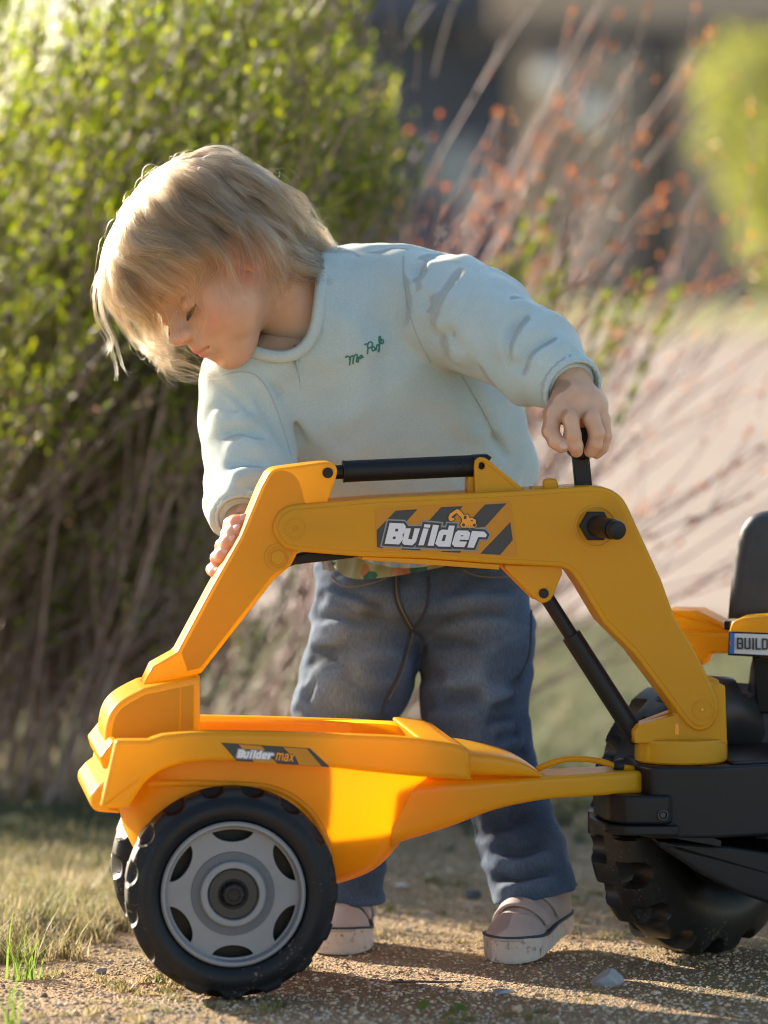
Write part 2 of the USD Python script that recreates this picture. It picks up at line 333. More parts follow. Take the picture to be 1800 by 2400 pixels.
# front lip across the tub
def across(pts, w0, w1, bev=.004): return prism(Wp(pts, NEAR), w0, w1, bev)
zf = pl(1040, 1742, NEAR)
fl = rounded(Wp([(985, 1735), (1060, 1742), (1094, 1754), (1100, 1800), (1098, 1828), (1030, 1824), (1010, 1770)], NEAR), .006)
part('front_lip', prism(fl, -.128, .128, .004), M['yellow'], TL)
# rear bumper
rb = rounded(Wp([(206, 1796), (238, 1772), (262, 1772), (258, 1862), (202, 1858), (187, 1840), (187, 1818)], -.07), [.010, .006, 0, .003, .012, .012, .010])
part('bumper', prism(rb, -.125, .118, .012, steps=6), M['yellow'], TL)
rb2 = rounded(Wp([(232, 1772), (262, 1735), (275, 1735), (275, 1800), (240, 1800)], .10), .003)
part('rear_lip', prism(rb2, -.118, .112, .003), M['yellow'], TL)
# tow bar growing out of the tub
st = [(915, 1828, 1990, .102), (955, 1826, 1974, .100), (990, 1825, 1963, .094), (1071, 1827, 1935, .074), (1130, 1826, 1911, .062), (1184, 1824, 1894, .053), (1275, 1819, 1876, .043), (1345, 1815, 1870, .040), (1410, 1811, 1866, .038), (1470, 1808, 1862, .037), (1495, 1807, 1861, .034), (1508, 1806.5, 1860.5, .027), (1513, 1807, 1860, .015)]
secs = []
for x, y0, y1, hw in st:
    w = hw * .9; a, b = pl(x, y0, w), pl(x, y1, w); e = superellipse(hw, (a[1] - b[1]) / 2, 7, 64)
    secs.append(np.c_[np.full(64, (a[0] + b[0]) / 2), e[:, 0], (a[1] + b[1]) / 2 + e[:, 1]])
sc = np.array(secs); sc = np.stack([curve(sc[:, k], 60) for k in range(64)], 1)
part('tow_bar', loft(toy(sc)), M['yellow'], TL, smooth=40)
st = [(1085, 1757, .085), (1103, 1757, .080), (1150, 1762, .070), (1207, 1775, .058), (1240, 1790, .05), (1262, 1806, .044), (1272, 1818, .036)]
secs = []
for x, y0, hw in st:
    a, b = pl(x, y0, hw), pl(x, 1824, hw); e = superellipse(hw, (a[1] - b[1]) / 2, 4, 64)
    secs.append(np.c_[np.full(64, (a[0] + b[0]) / 2), e[:, 0], (a[1] + b[1]) / 2 + e[:, 1]])
sc = np.array(secs); sc = np.stack([curve(sc[:, k], 40) for k in range(64)], 1)
part('tow_bar_hump', loft(toy(sc)), M['yellow'], TL, smooth=40)
# tether and hitch pin
hp = pl(1455, 1797, .012)
tp = curve([(1258, 1803), (1300, 1786), (1338, 1778), (1372, 1779), (1410, 1785), (1440, 1795), (1456, 1799)], 30)
tp = np.array([np.r_[pl(x, y, .012)[0], .012, pl(x, y, .012)[1]] for x, y in tp])
pin = part('hitch_pin', join(ball(toy(np.r_[hp[0], .012, hp[1] + .001]), .0088, (1, 1, .85)), rod(toy(np.r_[hp[0], .012, hp[1] - .03]), toy(np.r_[hp[0], .012, hp[1]]), .005)), M['black'], TL)
part('strap', join(tube(toy(tp), .0032, 10, squash=1.5), tube(toy(np.array([[hp[0] + .002, .02, hp[1]], [hp[0] + .009, .018, hp[1] - .001], [hp[0] + .017, .012, hp[1] - .004]])), .0032, 8)), M['yellow_thin'], pin, smooth=True)
# sticker on the near fender
def smax(p): return pl(480 + p[0] * 340 / 1659, 1700 + p[1] * 340 / 1659, NEAR)
base = Polygon([smax(p) for p in rounded([(183, 197), (1200, 262), (1432, 478), (365, 408)], [4, 20, 8, 10])])
stk = part('sticker', decal([base], NEAR + .0001, NEAR + .0005), M['print_black'], TL)
ye = [[(385, 216), (648, 236), (690, 283), (430, 268)], [(895, 250), (1165, 268), (1335, 468), (1080, 452), (1020, 330), (965, 318)], [(545, 392), (770, 380), (830, 438), (560, 424)]]
part('stripe', decal([Polygon([smax(p) for p in q]) for q in ye], NEAR + .0006, NEAR + .0008), M['sticker_yellow'], stk)
def sb(p): # the close-up pixels of the big lettering mapped on the small sticker
    u, v = (p[0] - 212) / 994, (p[1] - 312) / 243
    x = 365 + u * 425; y = 275 + v * 110 ; return smax((x, y + u * 4))
sbig = builder_polys(sb); out = shapely.union_all([g.buffer(.0012) for g in sbig])
part('lettering', decal([out], NEAR + .0009, NEAR + .0010), M['print_grey'], stk)
part('lettering', decal(sbig, NEAR + .0011, NEAR + .0013), M['print_white'], stk)
tm = meshkit.text_mesh('max', .0092, .0002, bold=True)
tv = np.array(tm.vertices); o = smax((800, 392)); xd = smax((1010, 412)) - o; wmax = tv[:, 0].max()
tt = np.array([o + v[0] / wmax * xd + np.array([v[1] * .22, v[1] * 1.0]) for v in tv])
part('lettering', outward(toy(np.c_[tt[:, 0], NEAR + .0012 + tv[:, 2], tt[:, 1]]), tm.faces), M['print_orange'], stk)

# wheels
def trailer_wheel(s, z, w_face, sgn, R=.1050):
    """Turned parts; sgn +1 when the wheel's show side looks towards the camera."""
    ax = N_ * sgn; c = toy(np.array([s, w_face, z])); q = R / 249.0
    W = .076
    prof = [(-W, 130), (-W, 168), (-W + .004, 200), (-W + .006, 225), (-W + .012, 243), (-W + .02, 249), (-.046, 249), (-.034, 249), (-.0300, 249), (-.027, 249), (-.0245, 249), (-.018, 249), (-.012, 248), (-.009, 246), (-.0075, 241), (-.0072, 234), (-.0072, 228), (-.0055, 222), (-.002, 214), (0, 203), (-.001, 190), (-.004, 179), (-.008, 172), (-.012, 169), (-.03, 168)]
    prof = [(u, r * q) for u, r in prof]
    nl = 16
    def mod(th, U, Rr):
        a = (th * nl / (2 * math.pi)) % 1.0
        d = np.abs(a - .5) / .29; cut = np.where(d < 1, np.sqrt(np.maximum(1 - d ** 2, 0)), 0)
        zone = sstep(-.0295, -.0255, U) * (Rr > 226 * q)
        Rn = np.minimum(Rr, (249 - 21 * cut * zone) * q)
        a2 = ((th * nl / (2 * math.pi)) + .5) % 1.0; d2 = np.abs(a2 - .5) / .29; cut2 = np.where(d2 < 1, np.sqrt(np.maximum(1 - d2 ** 2, 0)), 0)
        z2 = (1 - sstep(-.052, -.046, U)) * (Rr > 226 * q)
        Rn = np.minimum(Rn, (249 - 21 * cut2 * z2) * q)
        return U, Rn
    ty = lathe(prof, nl * 28, c, ax, mod)
    wh = part('wheel', ty, M['tyre'], TL, smooth=38)
    pr = [(-.040, 160), (-.010, 169), (-.0055, 170), (-.0035, 166), (-.0035, 161), (-.0060, 157), (-.013, 155)]
    part('rim', lathe([(u, r * q) for u, r in pr], 128, c, ax), M['rim'], wh)
    # disc with six half-moon openings
    holes = []
    for kk in range(6):
        an = math.pi / 2 + kk * math.pi / 3; e = circle((0, 0), 1, 40) * np.array([50, 29])
        e = np.array(e) + np.array([0, 150]); e[:, 1] = np.minimum(e[:, 1], np.sqrt(np.maximum(150.5 ** 2 - e[:, 0] ** 2, 0)))
        g = Polygon(e).buffer(1.2).buffer(-1.2)
        holes.append(affinity.rotate(g, math.degrees(an - math.pi / 2), origin=(0, 0)))
    disc = Polygon(circle((0, 0), 156.5, 128)).difference(shapely.union_all(holes)).difference(Polygon(circle((0, 0), 60, 64)))
    u_ = np.cross([0, 0, 1.0], ax); v_ = np.array([0, 0, 1.0])
    fr = lambda p: c + p[..., :1] * u_ + p[..., 1:2] * ax + p[..., 2:3] * v_
    disc = affinity.scale(disc, q, q, origin=(0, 0))
    part('disc', prism(disc, -.017, -.0115, .0005, fr), M['rim'], wh)
    part('disc_back', lathe([(-.034, .001), (-.034, 160 * q)], 64, c, ax), M['black'], wh)
    pr = [(-.0115, 98), (-.0102, 97), (-.0102, 78), (-.0105, 77)]
    part('ring', lathe([(u, r * q) for u, r in pr], 96, c, ax), M['rim_dark'], wh)
    pr = [(-.0102, 78.5), (-.0055, 76), (-.0045, 73), (-.0045, 62), (-.0065, 59.5), (-.014, 58)]
    part('ring', lathe([(u, r * q) for u, r in pr], 96, c, ax), M['rim'], wh)
    pr = [(-.012, 59), (-.0078, 58.5), (-.0068, 56), (-.0068, 36), (-.008, 33), (-.0085, 29.5)]
    part('hub_cap', lathe([(u, r * q) for u, r in pr], 96, c, ax), M['cap'], wh)
    pr = [(-.0085, 30), (-.0015, 27.5), (.0008, 24), (.0012, 16), (.0002, 14), (-.0001, .01)]
    part('hub_nut', lathe([(u, r * q) for u, r in pr], 8, c, ax), M['black'], wh, smooth=False)
    return wh
WF = .150
cs = pl(548, 2102, WF)
trailer_wheel(cs[0], .1045, WF, 1)
trailer_wheel(cs[0], .1045, -.150, -1)
part('axle', rod(toy(np.array([cs[0], -.12, .104])), toy(np.array([cs[0], .12, .104])), .006), M['black'], TL)
# ---------------------------------------------------------------- toy tractor with its digger arm
TR = thing('toy_tractor', toy(np.array([pl(1690, 2230)[0], -.15, 0])), 'black and yellow toy tractor at the right edge, digger arm over the trailer', 'toy tractor')
BW = .036
bo = Wp(np.vstack([[(720, 1180), (766, 1176.5), (882, 1167), (1040, 1159), (1200, 1151.5), (1386, 1139), (1414, 1141)], curve([(1434, 1148), (1455, 1163), (1470, 1184), (1482, 1209)], 10), [(1550, 1358), (1583, 1450)], curve([(1596, 1472), (1615, 1500)], 4),
      [(1645, 1556), (1672, 1614)], curve([(1683, 1645), (1682, 1676), (1668, 1703), (1642, 1714), (1616, 1703), (1596, 1680)], 24), [(1578, 1654), (1530, 1590), (1487, 1533), (1415, 1460), (1366, 1378)], curve([(1345, 1347), (1331, 1335), (1312, 1329)], 6),
      [(1145, 1320), (1000, 1309), (834, 1304), (700, 1293)], curve([(668, 1286), (648, 1262), (640, 1236), (648, 1210), (668, 1190), (696, 1182)], 24)]), BW)
boP = Polygon(bo)
holes = boP
boom = part('boom', prism(bo, -BW, BW - .0012, .0025, steps=4), M['yellow'], TR)
part('raised_face', prism(boP.buffer(-.0052, join_style=1), BW - .0013, BW, .0006, steps=2), M['yellow'], boom)
# the lip under the boom and the ridge on its top
lip = Wp([(850, 1305), (1000, 1311), (1145, 1322), (1172, 1324), (1172, 1336), (1100, 1331), (850, 1313)], BW)
part('lower_lip', prism(lip, -BW + .002, BW - .004, .001), M['yellow'], boom)
def disc_on(px, py, r_px, w0, w1, material, name, parent, n=40, bevel=.0006):
    c = pl(px, py, w1); return part(name, prism(circle(c, r_px / 2300, n), w0, w1, bevel), material, parent)
def ring_on(px, py, r_px, width_px, w0, w1, material, name, parent):
    c = pl(px, py, w1); g = Polygon(circle(c, r_px / 2300, 48), [circle(c, (r_px - width_px) / 2300, 48)])
    return part(name, prism(g, w0, w1, .0004, steps=2), material, parent)
ring_on(692, 1239, 25, 3, BW - .0005, BW + .0008, M['yellow'], 'pivot_ring', boom)
disc_on(692, 1239, 6, BW - .0005, BW + .0012, M['sticker_yellow'], 'pivot_pin', boom, 16)
ring_on(1648, 1663, 25, 3, BW - .0005, BW + .0008, M['yellow'], 'pivot_ring', boom)
disc_on(1646, 1664, 4.5, BW - .0005, BW + .0010, M['print_orange'], 'pivot_pin', boom, 16)
ring_on(1397, 1234, 50, 5, BW - .0005, BW + .0018, M['yellow'], 'boss', boom)
# embossed maker's name beside the pivot
em = meshkit.text_mesh('Smoby', .0115, .0008, bold=True); ev = np.array(em.vertices); o = pl(728, 1252, BW)
part('embossed_name', outward(toy(np.c_[o[0] + ev[:, 0] * .92, BW - .0006 + ev[:, 2], o[1] + ev[:, 1] - ev[:, 0] * .01]), em.faces), M['yellow'], boom)
# hexagon nut and crank shaft
hc = pl(1394, 1232, BW)
hx = np.c_[hc[0] + .0165 * np.cos(np.arange(6) * math.pi / 3), hc[1] + .0165 * np.sin(np.arange(6) * math.pi / 3)]
part('hexagon_nut', prism(hx, BW - .001, BW + .010, .0015), M['black'], boom)
sd = np.array([.35, .90, -.05]); sd /= np.linalg.norm(sd); s0 = np.array([hc[0], BW + .008, hc[1]])
part('shaft', join(rod(toy(s0), toy(s0 + sd * .034), .0105), rod(toy(s0 + sd * .034), toy(s0 + sd * .046), .0098, bevel=.003)), M['black'], boom)
# sticker on the boom
def big(p): return pl(850 + p[0] * 400 / 1659, 1150 + p[1] * 400 / 1659, BW)
stb = Polygon([big(p) for p in rounded([(118, 175), (1440, 95), (1500, 640), (130, 575)], 40)])
part('sticker', decal([stb], BW + .0001, BW + .0003), M['sticker_yellow'], boom)
stripes = [[(320, 195), (533, 180), (425, 300), (250, 540), (178, 560), (140, 545), (136, 385)], [(762, 160), (972, 150), (870, 290), (850, 340), (600, 340)], [(1190, 135), (1398, 122), (1190, 352), (1000, 370), (1090, 240)], [(1435, 305), (1458, 480), (1335, 625), (1142, 612)], [(385, 560), (565, 560), (560, 582), (370, 572)], [(770, 585), (960, 585), (945, 603), (757, 594)]]
part('stripe', decal([shapely.union_all([Polygon([big(p) for p in q]).buffer(0) for q in stripes])], BW + .0004, BW + .0005), M['print_black'], boom)
bl = builder_polys(big); k_ = 400 / 1659 / 2330
o1 = shapely.union_all([g.buffer(36 * k_, join_style=2) for g in bl]).buffer(6 * k_).buffer(-6 * k_); o2 = shapely.union_all([g.buffer(22 * k_, join_style=2) for g in bl])
part('lettering', decal([o1], BW + .0006, BW + .0007), M['print_grey'], boom)
part('lettering', decal([o2], BW + .0008, BW + .0009), M['print_black'], boom)
part('lettering', decal(bl, BW + .0010, BW + .0012), M['print_white'], boom)
dg = [[(832, 262), (845, 225), (912, 180), (938, 185), (985, 238), (1015, 228), (1030, 240), (1035, 265), (1060, 262), (1100, 285), (1098, 318), (1108, 340), (1090, 360), (960, 358), (945, 330), (965, 300), (962, 270), (912, 215), (868, 248), (862, 268), (880, 262), (895, 280), (865, 298), (840, 290)]]
dgp = [Polygon([big(p) for p in q]).buffer(0) for q in dg]
part('digger_emblem', decal([g.buffer(7 * k_) for g in dgp], BW + .0009, BW + .0011), M['print_black'], boom)
part('digger_emblem', decal(dgp, BW + .0012, BW + .0014), M['print_orange'], boom)
dots = [Polygon([big(p) for p in circle(c, r, 14)]) for c, r in (((978, 332), 15), ((1084, 335), 15), ((1010, 343), 4), ((1028, 344), 4), ((1046, 344), 4), ((1060, 344), 3))] + [Polygon([big(p) for p in q]) for q in ([(985, 245), (1008, 240), (1006, 275), (980, 275)], [(1048, 285), (1072, 290), (1068, 297), (1046, 292)])]
part('digger_emblem', decal(dots, BW + .0015, BW + .0016), M['print_black'], boom)
# brackets
tb = Wp(np.vstack([[(1113, 1158), (1112, 1092)], curve([(1114, 1080), (1122, 1073), (1134, 1072), (1147, 1080)], 10), [(1236, 1153)]]), .024)
tbP = Polygon(tb, [circle(pl(1129, 1092, .024), 8.5 / 2330, 20)])
part('top_bracket', prism(tbP, .016, .024, .0012), M['yellow'], boom)
tin = Polygon(tb).buffer(-.004); part('raised_edge', prism(Polygon(tb).buffer(-.0002).difference(tin), .0238, .0252, .0005), M['yellow'], boom)
part('top_bracket', prism(tbP, -.024, -.016, .0012), M['yellow'], boom)
pb = pl(1102, 1100, 0); part('bracket_web', prism(Wp([(1098, 1158), (1098, 1118), (1112, 1118), (1112, 1158)], .016), -.015, .0155, .001), M['yellow'], boom)
ub = Wp(np.vstack([[(1180, 1324), (1186, 1335), (1254, 1403)], curve([(1262, 1410), (1276, 1413), (1290, 1406), (1298, 1394)], 10), [(1318, 1345), (1316, 1326)]]), .026)
part('lower_bracket', prism(ub, .018, .026, .0015), M['yellow'], boom)
part('lower_bracket', prism(ub, -.026, -.018, .0015), M['yellow'], boom)
disc_on(1275, 1391, 11.5, .024, .0285, M['black'], 'pin', boom, 24)
# hinge details on the boom's top
hb = Wp(np.vstack([[(1272, 1152), (1273, 1130)], curve([(1276, 1124), (1290, 1120), (1304, 1124)], 8), [(1308, 1132), (1309, 1150)]]), .02)
part('hinge_lug', prism(hb, .012, .022, .003, steps=4), M['yellow'], boom)
for x0, x1 in ((1245, 1272), (1312, 1340)):
    part('hinge_tab', prism(Wp([(x0, 1152), (x0, 1141), (x1, 1139), (x1, 1150)], .02), .004, .022, .001), M['yellow'], boom)
# upper cylinder
def tw(px, py, w=0.0):
    q = pl(px, py, w); return toy(np.array([q[0], w, q[1]]))
cy = part('upper_cylinder', join(rod(tw(809, 1105), tw(1110, 1091.5), 25.5 / 2310, 36, .0015)), M['black'], TR)
part('cylinder_rod', rod(tw(780, 1107), tw(812, 1105.5), 16.5 / 2310, 28, .001), M['black'], cy)
part('cylinder_collar', rod(tw(803, 1105.3), tw(810, 1105), 26.5 / 2310, 36, .0008), M['black'], cy)
et = Wp([(1108, 1066), (1140, 1064), (1150, 1071), (1142, 1082), (1128, 1112), (1108, 1116)], .0); part('cylinder_end', prism(et, -.0135, .0135, .004), M['black'], cy)
ecp = pl(1077, 1093, .0112); part('cylinder_stud', prism(Polygon(circle(ecp, 9.5 / 2330, 24), [circle(ecp, 7.6 / 2330, 24)]), .009, .0118, .0003), M['black'], cy)
# lower cylinder
cy = part('lower_cylinder', rod(tw(1338, 1488), tw(1497, 1735), 23.5 / 2300, 36, .0012), M['black'], TR)
part('cylinder_rod', rod(tw(1277, 1393), tw(1345, 1499), 17 / 2300, 28, .001), M['black'], cy)
# stick of the digger arm
SW = .029
so = Wp(np.vstack([[(612, 1142)], curve([(628, 1112), (641, 1101), (662, 1096)], 6), [(700, 1091), (758, 1083)], curve([(774, 1083), (787, 1092), (791, 1105), (788, 1120)], 10), [(783, 1134), (770, 1172), (760, 1200), (745, 1250), (700, 1292), (683, 1325), (641, 1361), (545, 1484), (472, 1578), (433, 1588), (335, 1608), (358, 1561), (408, 1533), (416, 1525), (495, 1378), (564, 1257)]]), SW)
stick = part('stick', prism(so, -SW, SW, .004, steps=4), M['yellow'], TR)
pan = Wp(np.vstack([[(425, 1530), (503, 1383), (570, 1262), (618, 1148)], curve([(632, 1118), (650, 1104), (680, 1108), (696, 1122), (706, 1145)], 14), [(722, 1210), (735, 1255), (690, 1292), (672, 1322), (634, 1352), (540, 1474), (470, 1565), (440, 1572)]]), SW)
part('raised_face', prism(pan, SW - .0002, SW + .0011, .0008), M['yellow'], stick)
hb_ = pl(651, 1306, SW)
ring_on(651, 1306, 31, 6, SW + .0005, SW + .0026, M['yellow'], 'boss', stick)
hx = np.c_[hb_[0] + .0078 * np.cos(.5 + np.arange(6) * math.pi / 3), hb_[1] + .0078 * np.sin(.5 + np.arange(6) * math.pi / 3)]
part('hexagon_boss', prism(hx, SW + .0005, SW + .0034, .0006), M['yellow'], stick)
c_ = pl(768, 1108, SW); part('pin', prism(circle(c_, 12.5 / 2330, 28), SW - .001, SW + .003, .001), M['black'], stick)
# hidden lower cylinder end behind the stick
part('stop_block', prism(Wp([(645, 1310), (720, 1292), (850, 1303), (780, 1312), (690, 1322), (655, 1336)], -.01), -.02, 0.0, .002), M['black'], stick)
# bucket resting in the trailer
bk = Wp(np.vstack([[(470, 1586), (470, 1745), (440, 1800), (330, 1830)], curve([(280, 1806), (256, 1775), (246, 1735), (248, 1700), (258, 1670), (278, 1646), (308, 1627), (338, 1612)], 30)]), .06)
bucket = part('bucket', prism(bk, -.066, .060, .007, steps=5), M['yellow'], TR)
bki = Polygon(bk).buffer(-.007); 
part('side_panel', prism(bki.intersection(Polygon(Wp([(200, 1500), (425, 1500), (415, 1900), (200, 1900)], .06))), .0595, .0612, .0012), M['yellow'], bucket)
part('side_panel', prism(bki.intersection(Polygon(Wp([(428, 1500), (480, 1500), (480, 1900), (418, 1900)], .06))), .0595, .0612, .0012), M['yellow'], bucket)
# turntable
ct = np.array([pl(1596, 1765, 0)[0], 0.0, 0]); zt, zb = pl(1596, 1737, .048)[1], pl(1596, 1794, .048)[1]
part('turntable', lathe([(zb - ct[2], .001), (zb, .0455), (zb + .002, .0475), (zt - .004, .0475), (zt - .001, .0462), (zt, .0435), (zt, .001)], 72, toy(ct), [0, 0, 1.0]) if False else (lambda pr: (np.vstack([toy(ct) + np.c_[r * np.cos(np.arange(72) * math.pi / 36), r * np.sin(np.arange(72) * math.pi / 36), np.full(72, z)] for z, r in pr]), loft(np.zeros((len(pr), 72, 3)), caps=False)[1]))([(zb, .001), (zb, .0455), (zb + .002, .0475), (zt - .004, .0475), (zt - .001, .0465), (zt, .044), (zt, .001)]), M['yellow'], TR)
br = Wp([(1487, 1742), (1487, 1714), (1498, 1699), (1580, 1677), (1660, 1600), (1700, 1606), (1705, 1742)], .03)
bp = part('arm_bracket', prism(rounded(br, [0, .003, .004, .002, .006, .003, 0]), .010, .030, .0015), M['yellow'], TR)
part('slot', prism(Wp([(1582, 1697), (1591, 1695), (1591, 1722), (1582, 1722)], .03), .0295, .0304, 0), M['print_orange'], bp)
br = Wp([(1480, 1742), (1480, 1715), (1498, 1699), (1580, 1668), (1640, 1595), (1665, 1585), (1690, 1596), (1705, 1742)], .0)
part('arm_bracket', prism(rounded(br, .004), -.030, -.010, .0015), M['yellow'], TR)
# lever
lv = Wp([(1350, 1165), (1341, 1070), (1337, 1040), (1376, 1040), (1380, 1070), (1389, 1165)], .0)
lever = part('lever', prism(lv, -.006, .006, .0015), M['black'], TR)
gp = pl(1354, 1030, 0)
gk = Wp(np.vstack([curve([(1322, 1015), (1327, 1000), (1345, 990), (1365, 990), (1380, 1004), (1384, 1030), (1380, 1058), (1372, 1076), (1345, 1074), (1330, 1060), (1322, 1038)], 40, closed=True)]), 0)
part('grip', prism(gk, -.011, .011, .006, steps=5), M['black'], lever)
# chassis
def slab(outline_px, z0, z1, bevel=.004, wref=.05):
    """Upright block: plan outline given as (photo x at wref, w)."""
    pts = np.array([[pl(x, 1800, wref)[0], w] for x, w in outline_px])
    fr = lambda p: toy(np.stack([p[..., 0], p[..., 2], p[..., 1]], -1))
    return prism(pts, z0, z1, bevel, fr, 4)
zc1, zc0 = pl(1600, 1796, .05)[1], pl(1600, 1965, .05)[1]
plan = rounded(np.array([(1500, .02), (1530, .052), (1690, .056), (1900, .02), (2300, -.12), (2300, -.30), (1700, -.14), (1500, -.06)], float) * np.array([1, 2300]), [30, 40, 60, 30, 30, 30, 30, 30]); plan[:, 1] /= 2300
ch = part('chassis', slab(plan, zc0, zc1), M['black'], TR and TR)
zl = pl(1600, 1799, .05)[1]
pl2 = rounded(np.array([(1716, .045), (1900, .012), (2300, -.13), (2300, -.28), (1720, -.12)], float) * np.array([1, 2300]), 20); pl2[:, 1] /= 2300
part('chassis_top', slab(pl2, zc1 - .001, zc1 + .004, .002), M['black'], ch)
hz1, hz0 = pl(1500, 1863, .05)[1], pl(1500, 1932, .05)[1]
ph = rounded(np.array([(1424, .0), (1432, .035), (1470, .058), (1560, .060), (1582, .05), (1582, -.04), (1424, -.04)], float) * np.array([1, 2300]), [30, 40, 40, 10, 5, 5, 5]); ph[:, 1] /= 2300
hb = part('hitch_block', slab(ph, hz0, hz1), M['black'], TR)
ph2 = rounded(np.array([(1412, .0), (1420, .040), (1465, .064), (1584, .066), (1590, .05), (1590, -.04), (1412, -.04)], float) * np.array([1, 2300]), [30, 40, 40, 10, 5, 5, 5]); ph2[:, 1] /= 2300
part('hitch_flange', slab(ph2, hz0 - .010, hz0 - .0005, .002), M['black'], hb)
part('gusset', prism(Wp([(1420, 1949), (1586, 1932), (1690, 1970), (1690, 1985), (1585, 1966), (1520, 1958)], .05), -.02, .052, .001), M['black'], hb)
bc = pl(1554, 1911, .062); part('bolt', join(prism(Polygon(circle(bc, 13 / 2330, 28), [circle(bc, 9.5 / 2330, 28)]), .058, .0625, .0006), prism(circle(bc, 7.5 / 2330, 20), .058, .0612, .0008)), M['charcoal'], hb)
bl_ = Wp([(1525, 1962), (1700, 1975), (1820, 1995), (2050, 2010), (2050, 2120), (1850, 2130), (1720, 2085), (1630, 2040), (1545, 1985)], .0)
part('axle_beam', prism(rounded(bl_, .006), -.12, .035, .004), M['black'], TR)
# hidden right part of chassis, pedestal, seat
TRH = math.radians(46); H_ = np.array([math.cos(TRH), math.sin(TRH), 0]); L_ = np.array([-math.sin(TRH), math.cos(TRH), 0])   # heading and left of the tractor
def seat_pt(px, py, Y): return at(px, py, Y)
def panel(outline_px, Yc, thick, bevel=.006, yaw=math.radians(-12)):
    """An upright plate seen nearly face on: outline in photo pixels on a plane through depth Yc."""
    c0 = at(outline_px[0][0], outline_px[0][1], Yc); tt = np.array([math.cos(yaw), math.sin(yaw), 0]); nn = np.array([math.sin(yaw), -math.cos(yaw), 0])
    pts = []
    for x, y in outline_px:
        r = ray(x, y); p = CAM + r * ((nn @ (c0 - CAM)) / (nn @ r)); pts.append(((p - c0) @ tt, p[2]))
    fr = lambda p: np.array([c0[0], c0[1], 0]) + p[..., :1] * tt + p[..., 1:2] * nn + p[..., 2:3] * Z_
    return prism(np.array(pts), -thick, 0, bevel, fr, 5)
sb_ = np.vstack([[(1702, 1452), (1709, 1372), (1718, 1308), (1725, 1270)], curve([(1734, 1239), (1753, 1213), (1778, 1202), (1800, 1199)], 10), [(1880, 1199)], curve([(1902, 1203), (1922, 1215), (1938, 1240)], 8), [(1962, 1372), (1970, 1452)]])
part('seat_back', panel(sb_, .24, .05, .014), M['charcoal'], TR)
ped = np.vstack([[(1764, 1530), (1756, 1565), (1746, 1644)], curve([(1738, 1715), (1750, 1748), (1775, 1776), (1800, 1790)], 10), [(1850, 1800), (1960, 1800), (1930, 1540)]])
pd = part('seat_pedestal', panel(ped, .20, .12, .010), M['charcoal'], TR)
part('pedestal_insert', panel([(1762, 1536), (1774, 1672), (1900, 1678), (1900, 1540)], .196, .02, .003), M['black'], pd)
hold = np.vstack([[(1706, 1534), (1709, 1478)], curve([(1715, 1459), (1732, 1450), (1760, 1446)], 8), [(1800, 1443), (1900, 1440), (1945, 1460), (1948, 1550), (1800, 1543)]])
ho = part('plate_holder', panel(hold, .165, .05, .004), M['yellow'], TR)
part('plate_frame', panel([(1706, 1536), (1708, 1480), (1920, 1488), (1920, 1548)], .164, .006, .001), M['black'], ho)
part('number_plate', panel([(1710, 1531), (1711.5, 1484), (1900, 1491), (1900, 1541)], .163, .002, .0003), M['plate_white'], ho)
part('country_band', panel([(1709, 1532), (1711, 1483), (1721.5, 1483.5), (1720.5, 1532.5)], .1623, .001, .0002), M['plate_blue'], ho)
st_ = [panel(list(circle((1715 + 4.2 * math.cos(k * math.pi / 6), 1507 + 6.5 * math.sin(k * math.pi / 6)), .7, 6)), .1610, .0003, 0) for k in range(12)]
part('star_ring', join(*st_), M['sticker_yellow'], ho)
# plate letters drawn stroke by stroke, in photo pixels
def plate_letter(x, ch):
    h0, h1, w, s = 1494.5, 1521.5, 14.5, 4.0
    P = lambda a: Polygon(a)
    B = lambda x0, y0, x1, y1: Polygon([(x0, y0), (x1, y0), (x1, y1), (x0, y1)])
    if ch == 'B': g = P(rounded([(x, h0), (x + w, h0), (x + w, h1), (x, h1)], [0, 5, 5, 0])).difference(B(x + s, h0 + s, x + w - s, (h0 + h1) / 2 - 1.6)).difference(B(x + s, (h0 + h1) / 2 + 1.6, x + w - s, h1 - s))
    if ch == 'U': g = P(rounded([(x, h0), (x + w, h0), (x + w, h1), (x, h1)], [0, 0, 5, 5])).difference(P(rounded([(x + s, h0 - 1), (x + w - s, h0 - 1), (x + w - s, h1 - s), (x + s, h1 - s)], [0, 0, 2, 2])))
    if ch == 'I': g = B(x + 1, h0, x + 1 + s, h1)
    if ch == 'L': g = B(x, h0, x + s, h1).union(B(x, h1 - s, x + w - 2, h1))
    if ch == 'D': g = P(rounded([(x, h0), (x + w, h0), (x + w, h1), (x, h1)], [0, 6, 6, 0])).difference(P(rounded([(x + s, h0 + s), (x + w - s, h0 + s), (x + w - s, h1 - s), (x + s, h1 - s)], [0, 2, 2, 0])))
    return g
pls_ = []
for ch_, x in zip('BUILD', (1727, 1744.5, 1762, 1770.5, 1785.5)):
    g = plate_letter(x, ch_); g = affinity.skew(g, 0, 1.5, origin=(1727, 1508))
    c0 = None
    pls_.append(g)
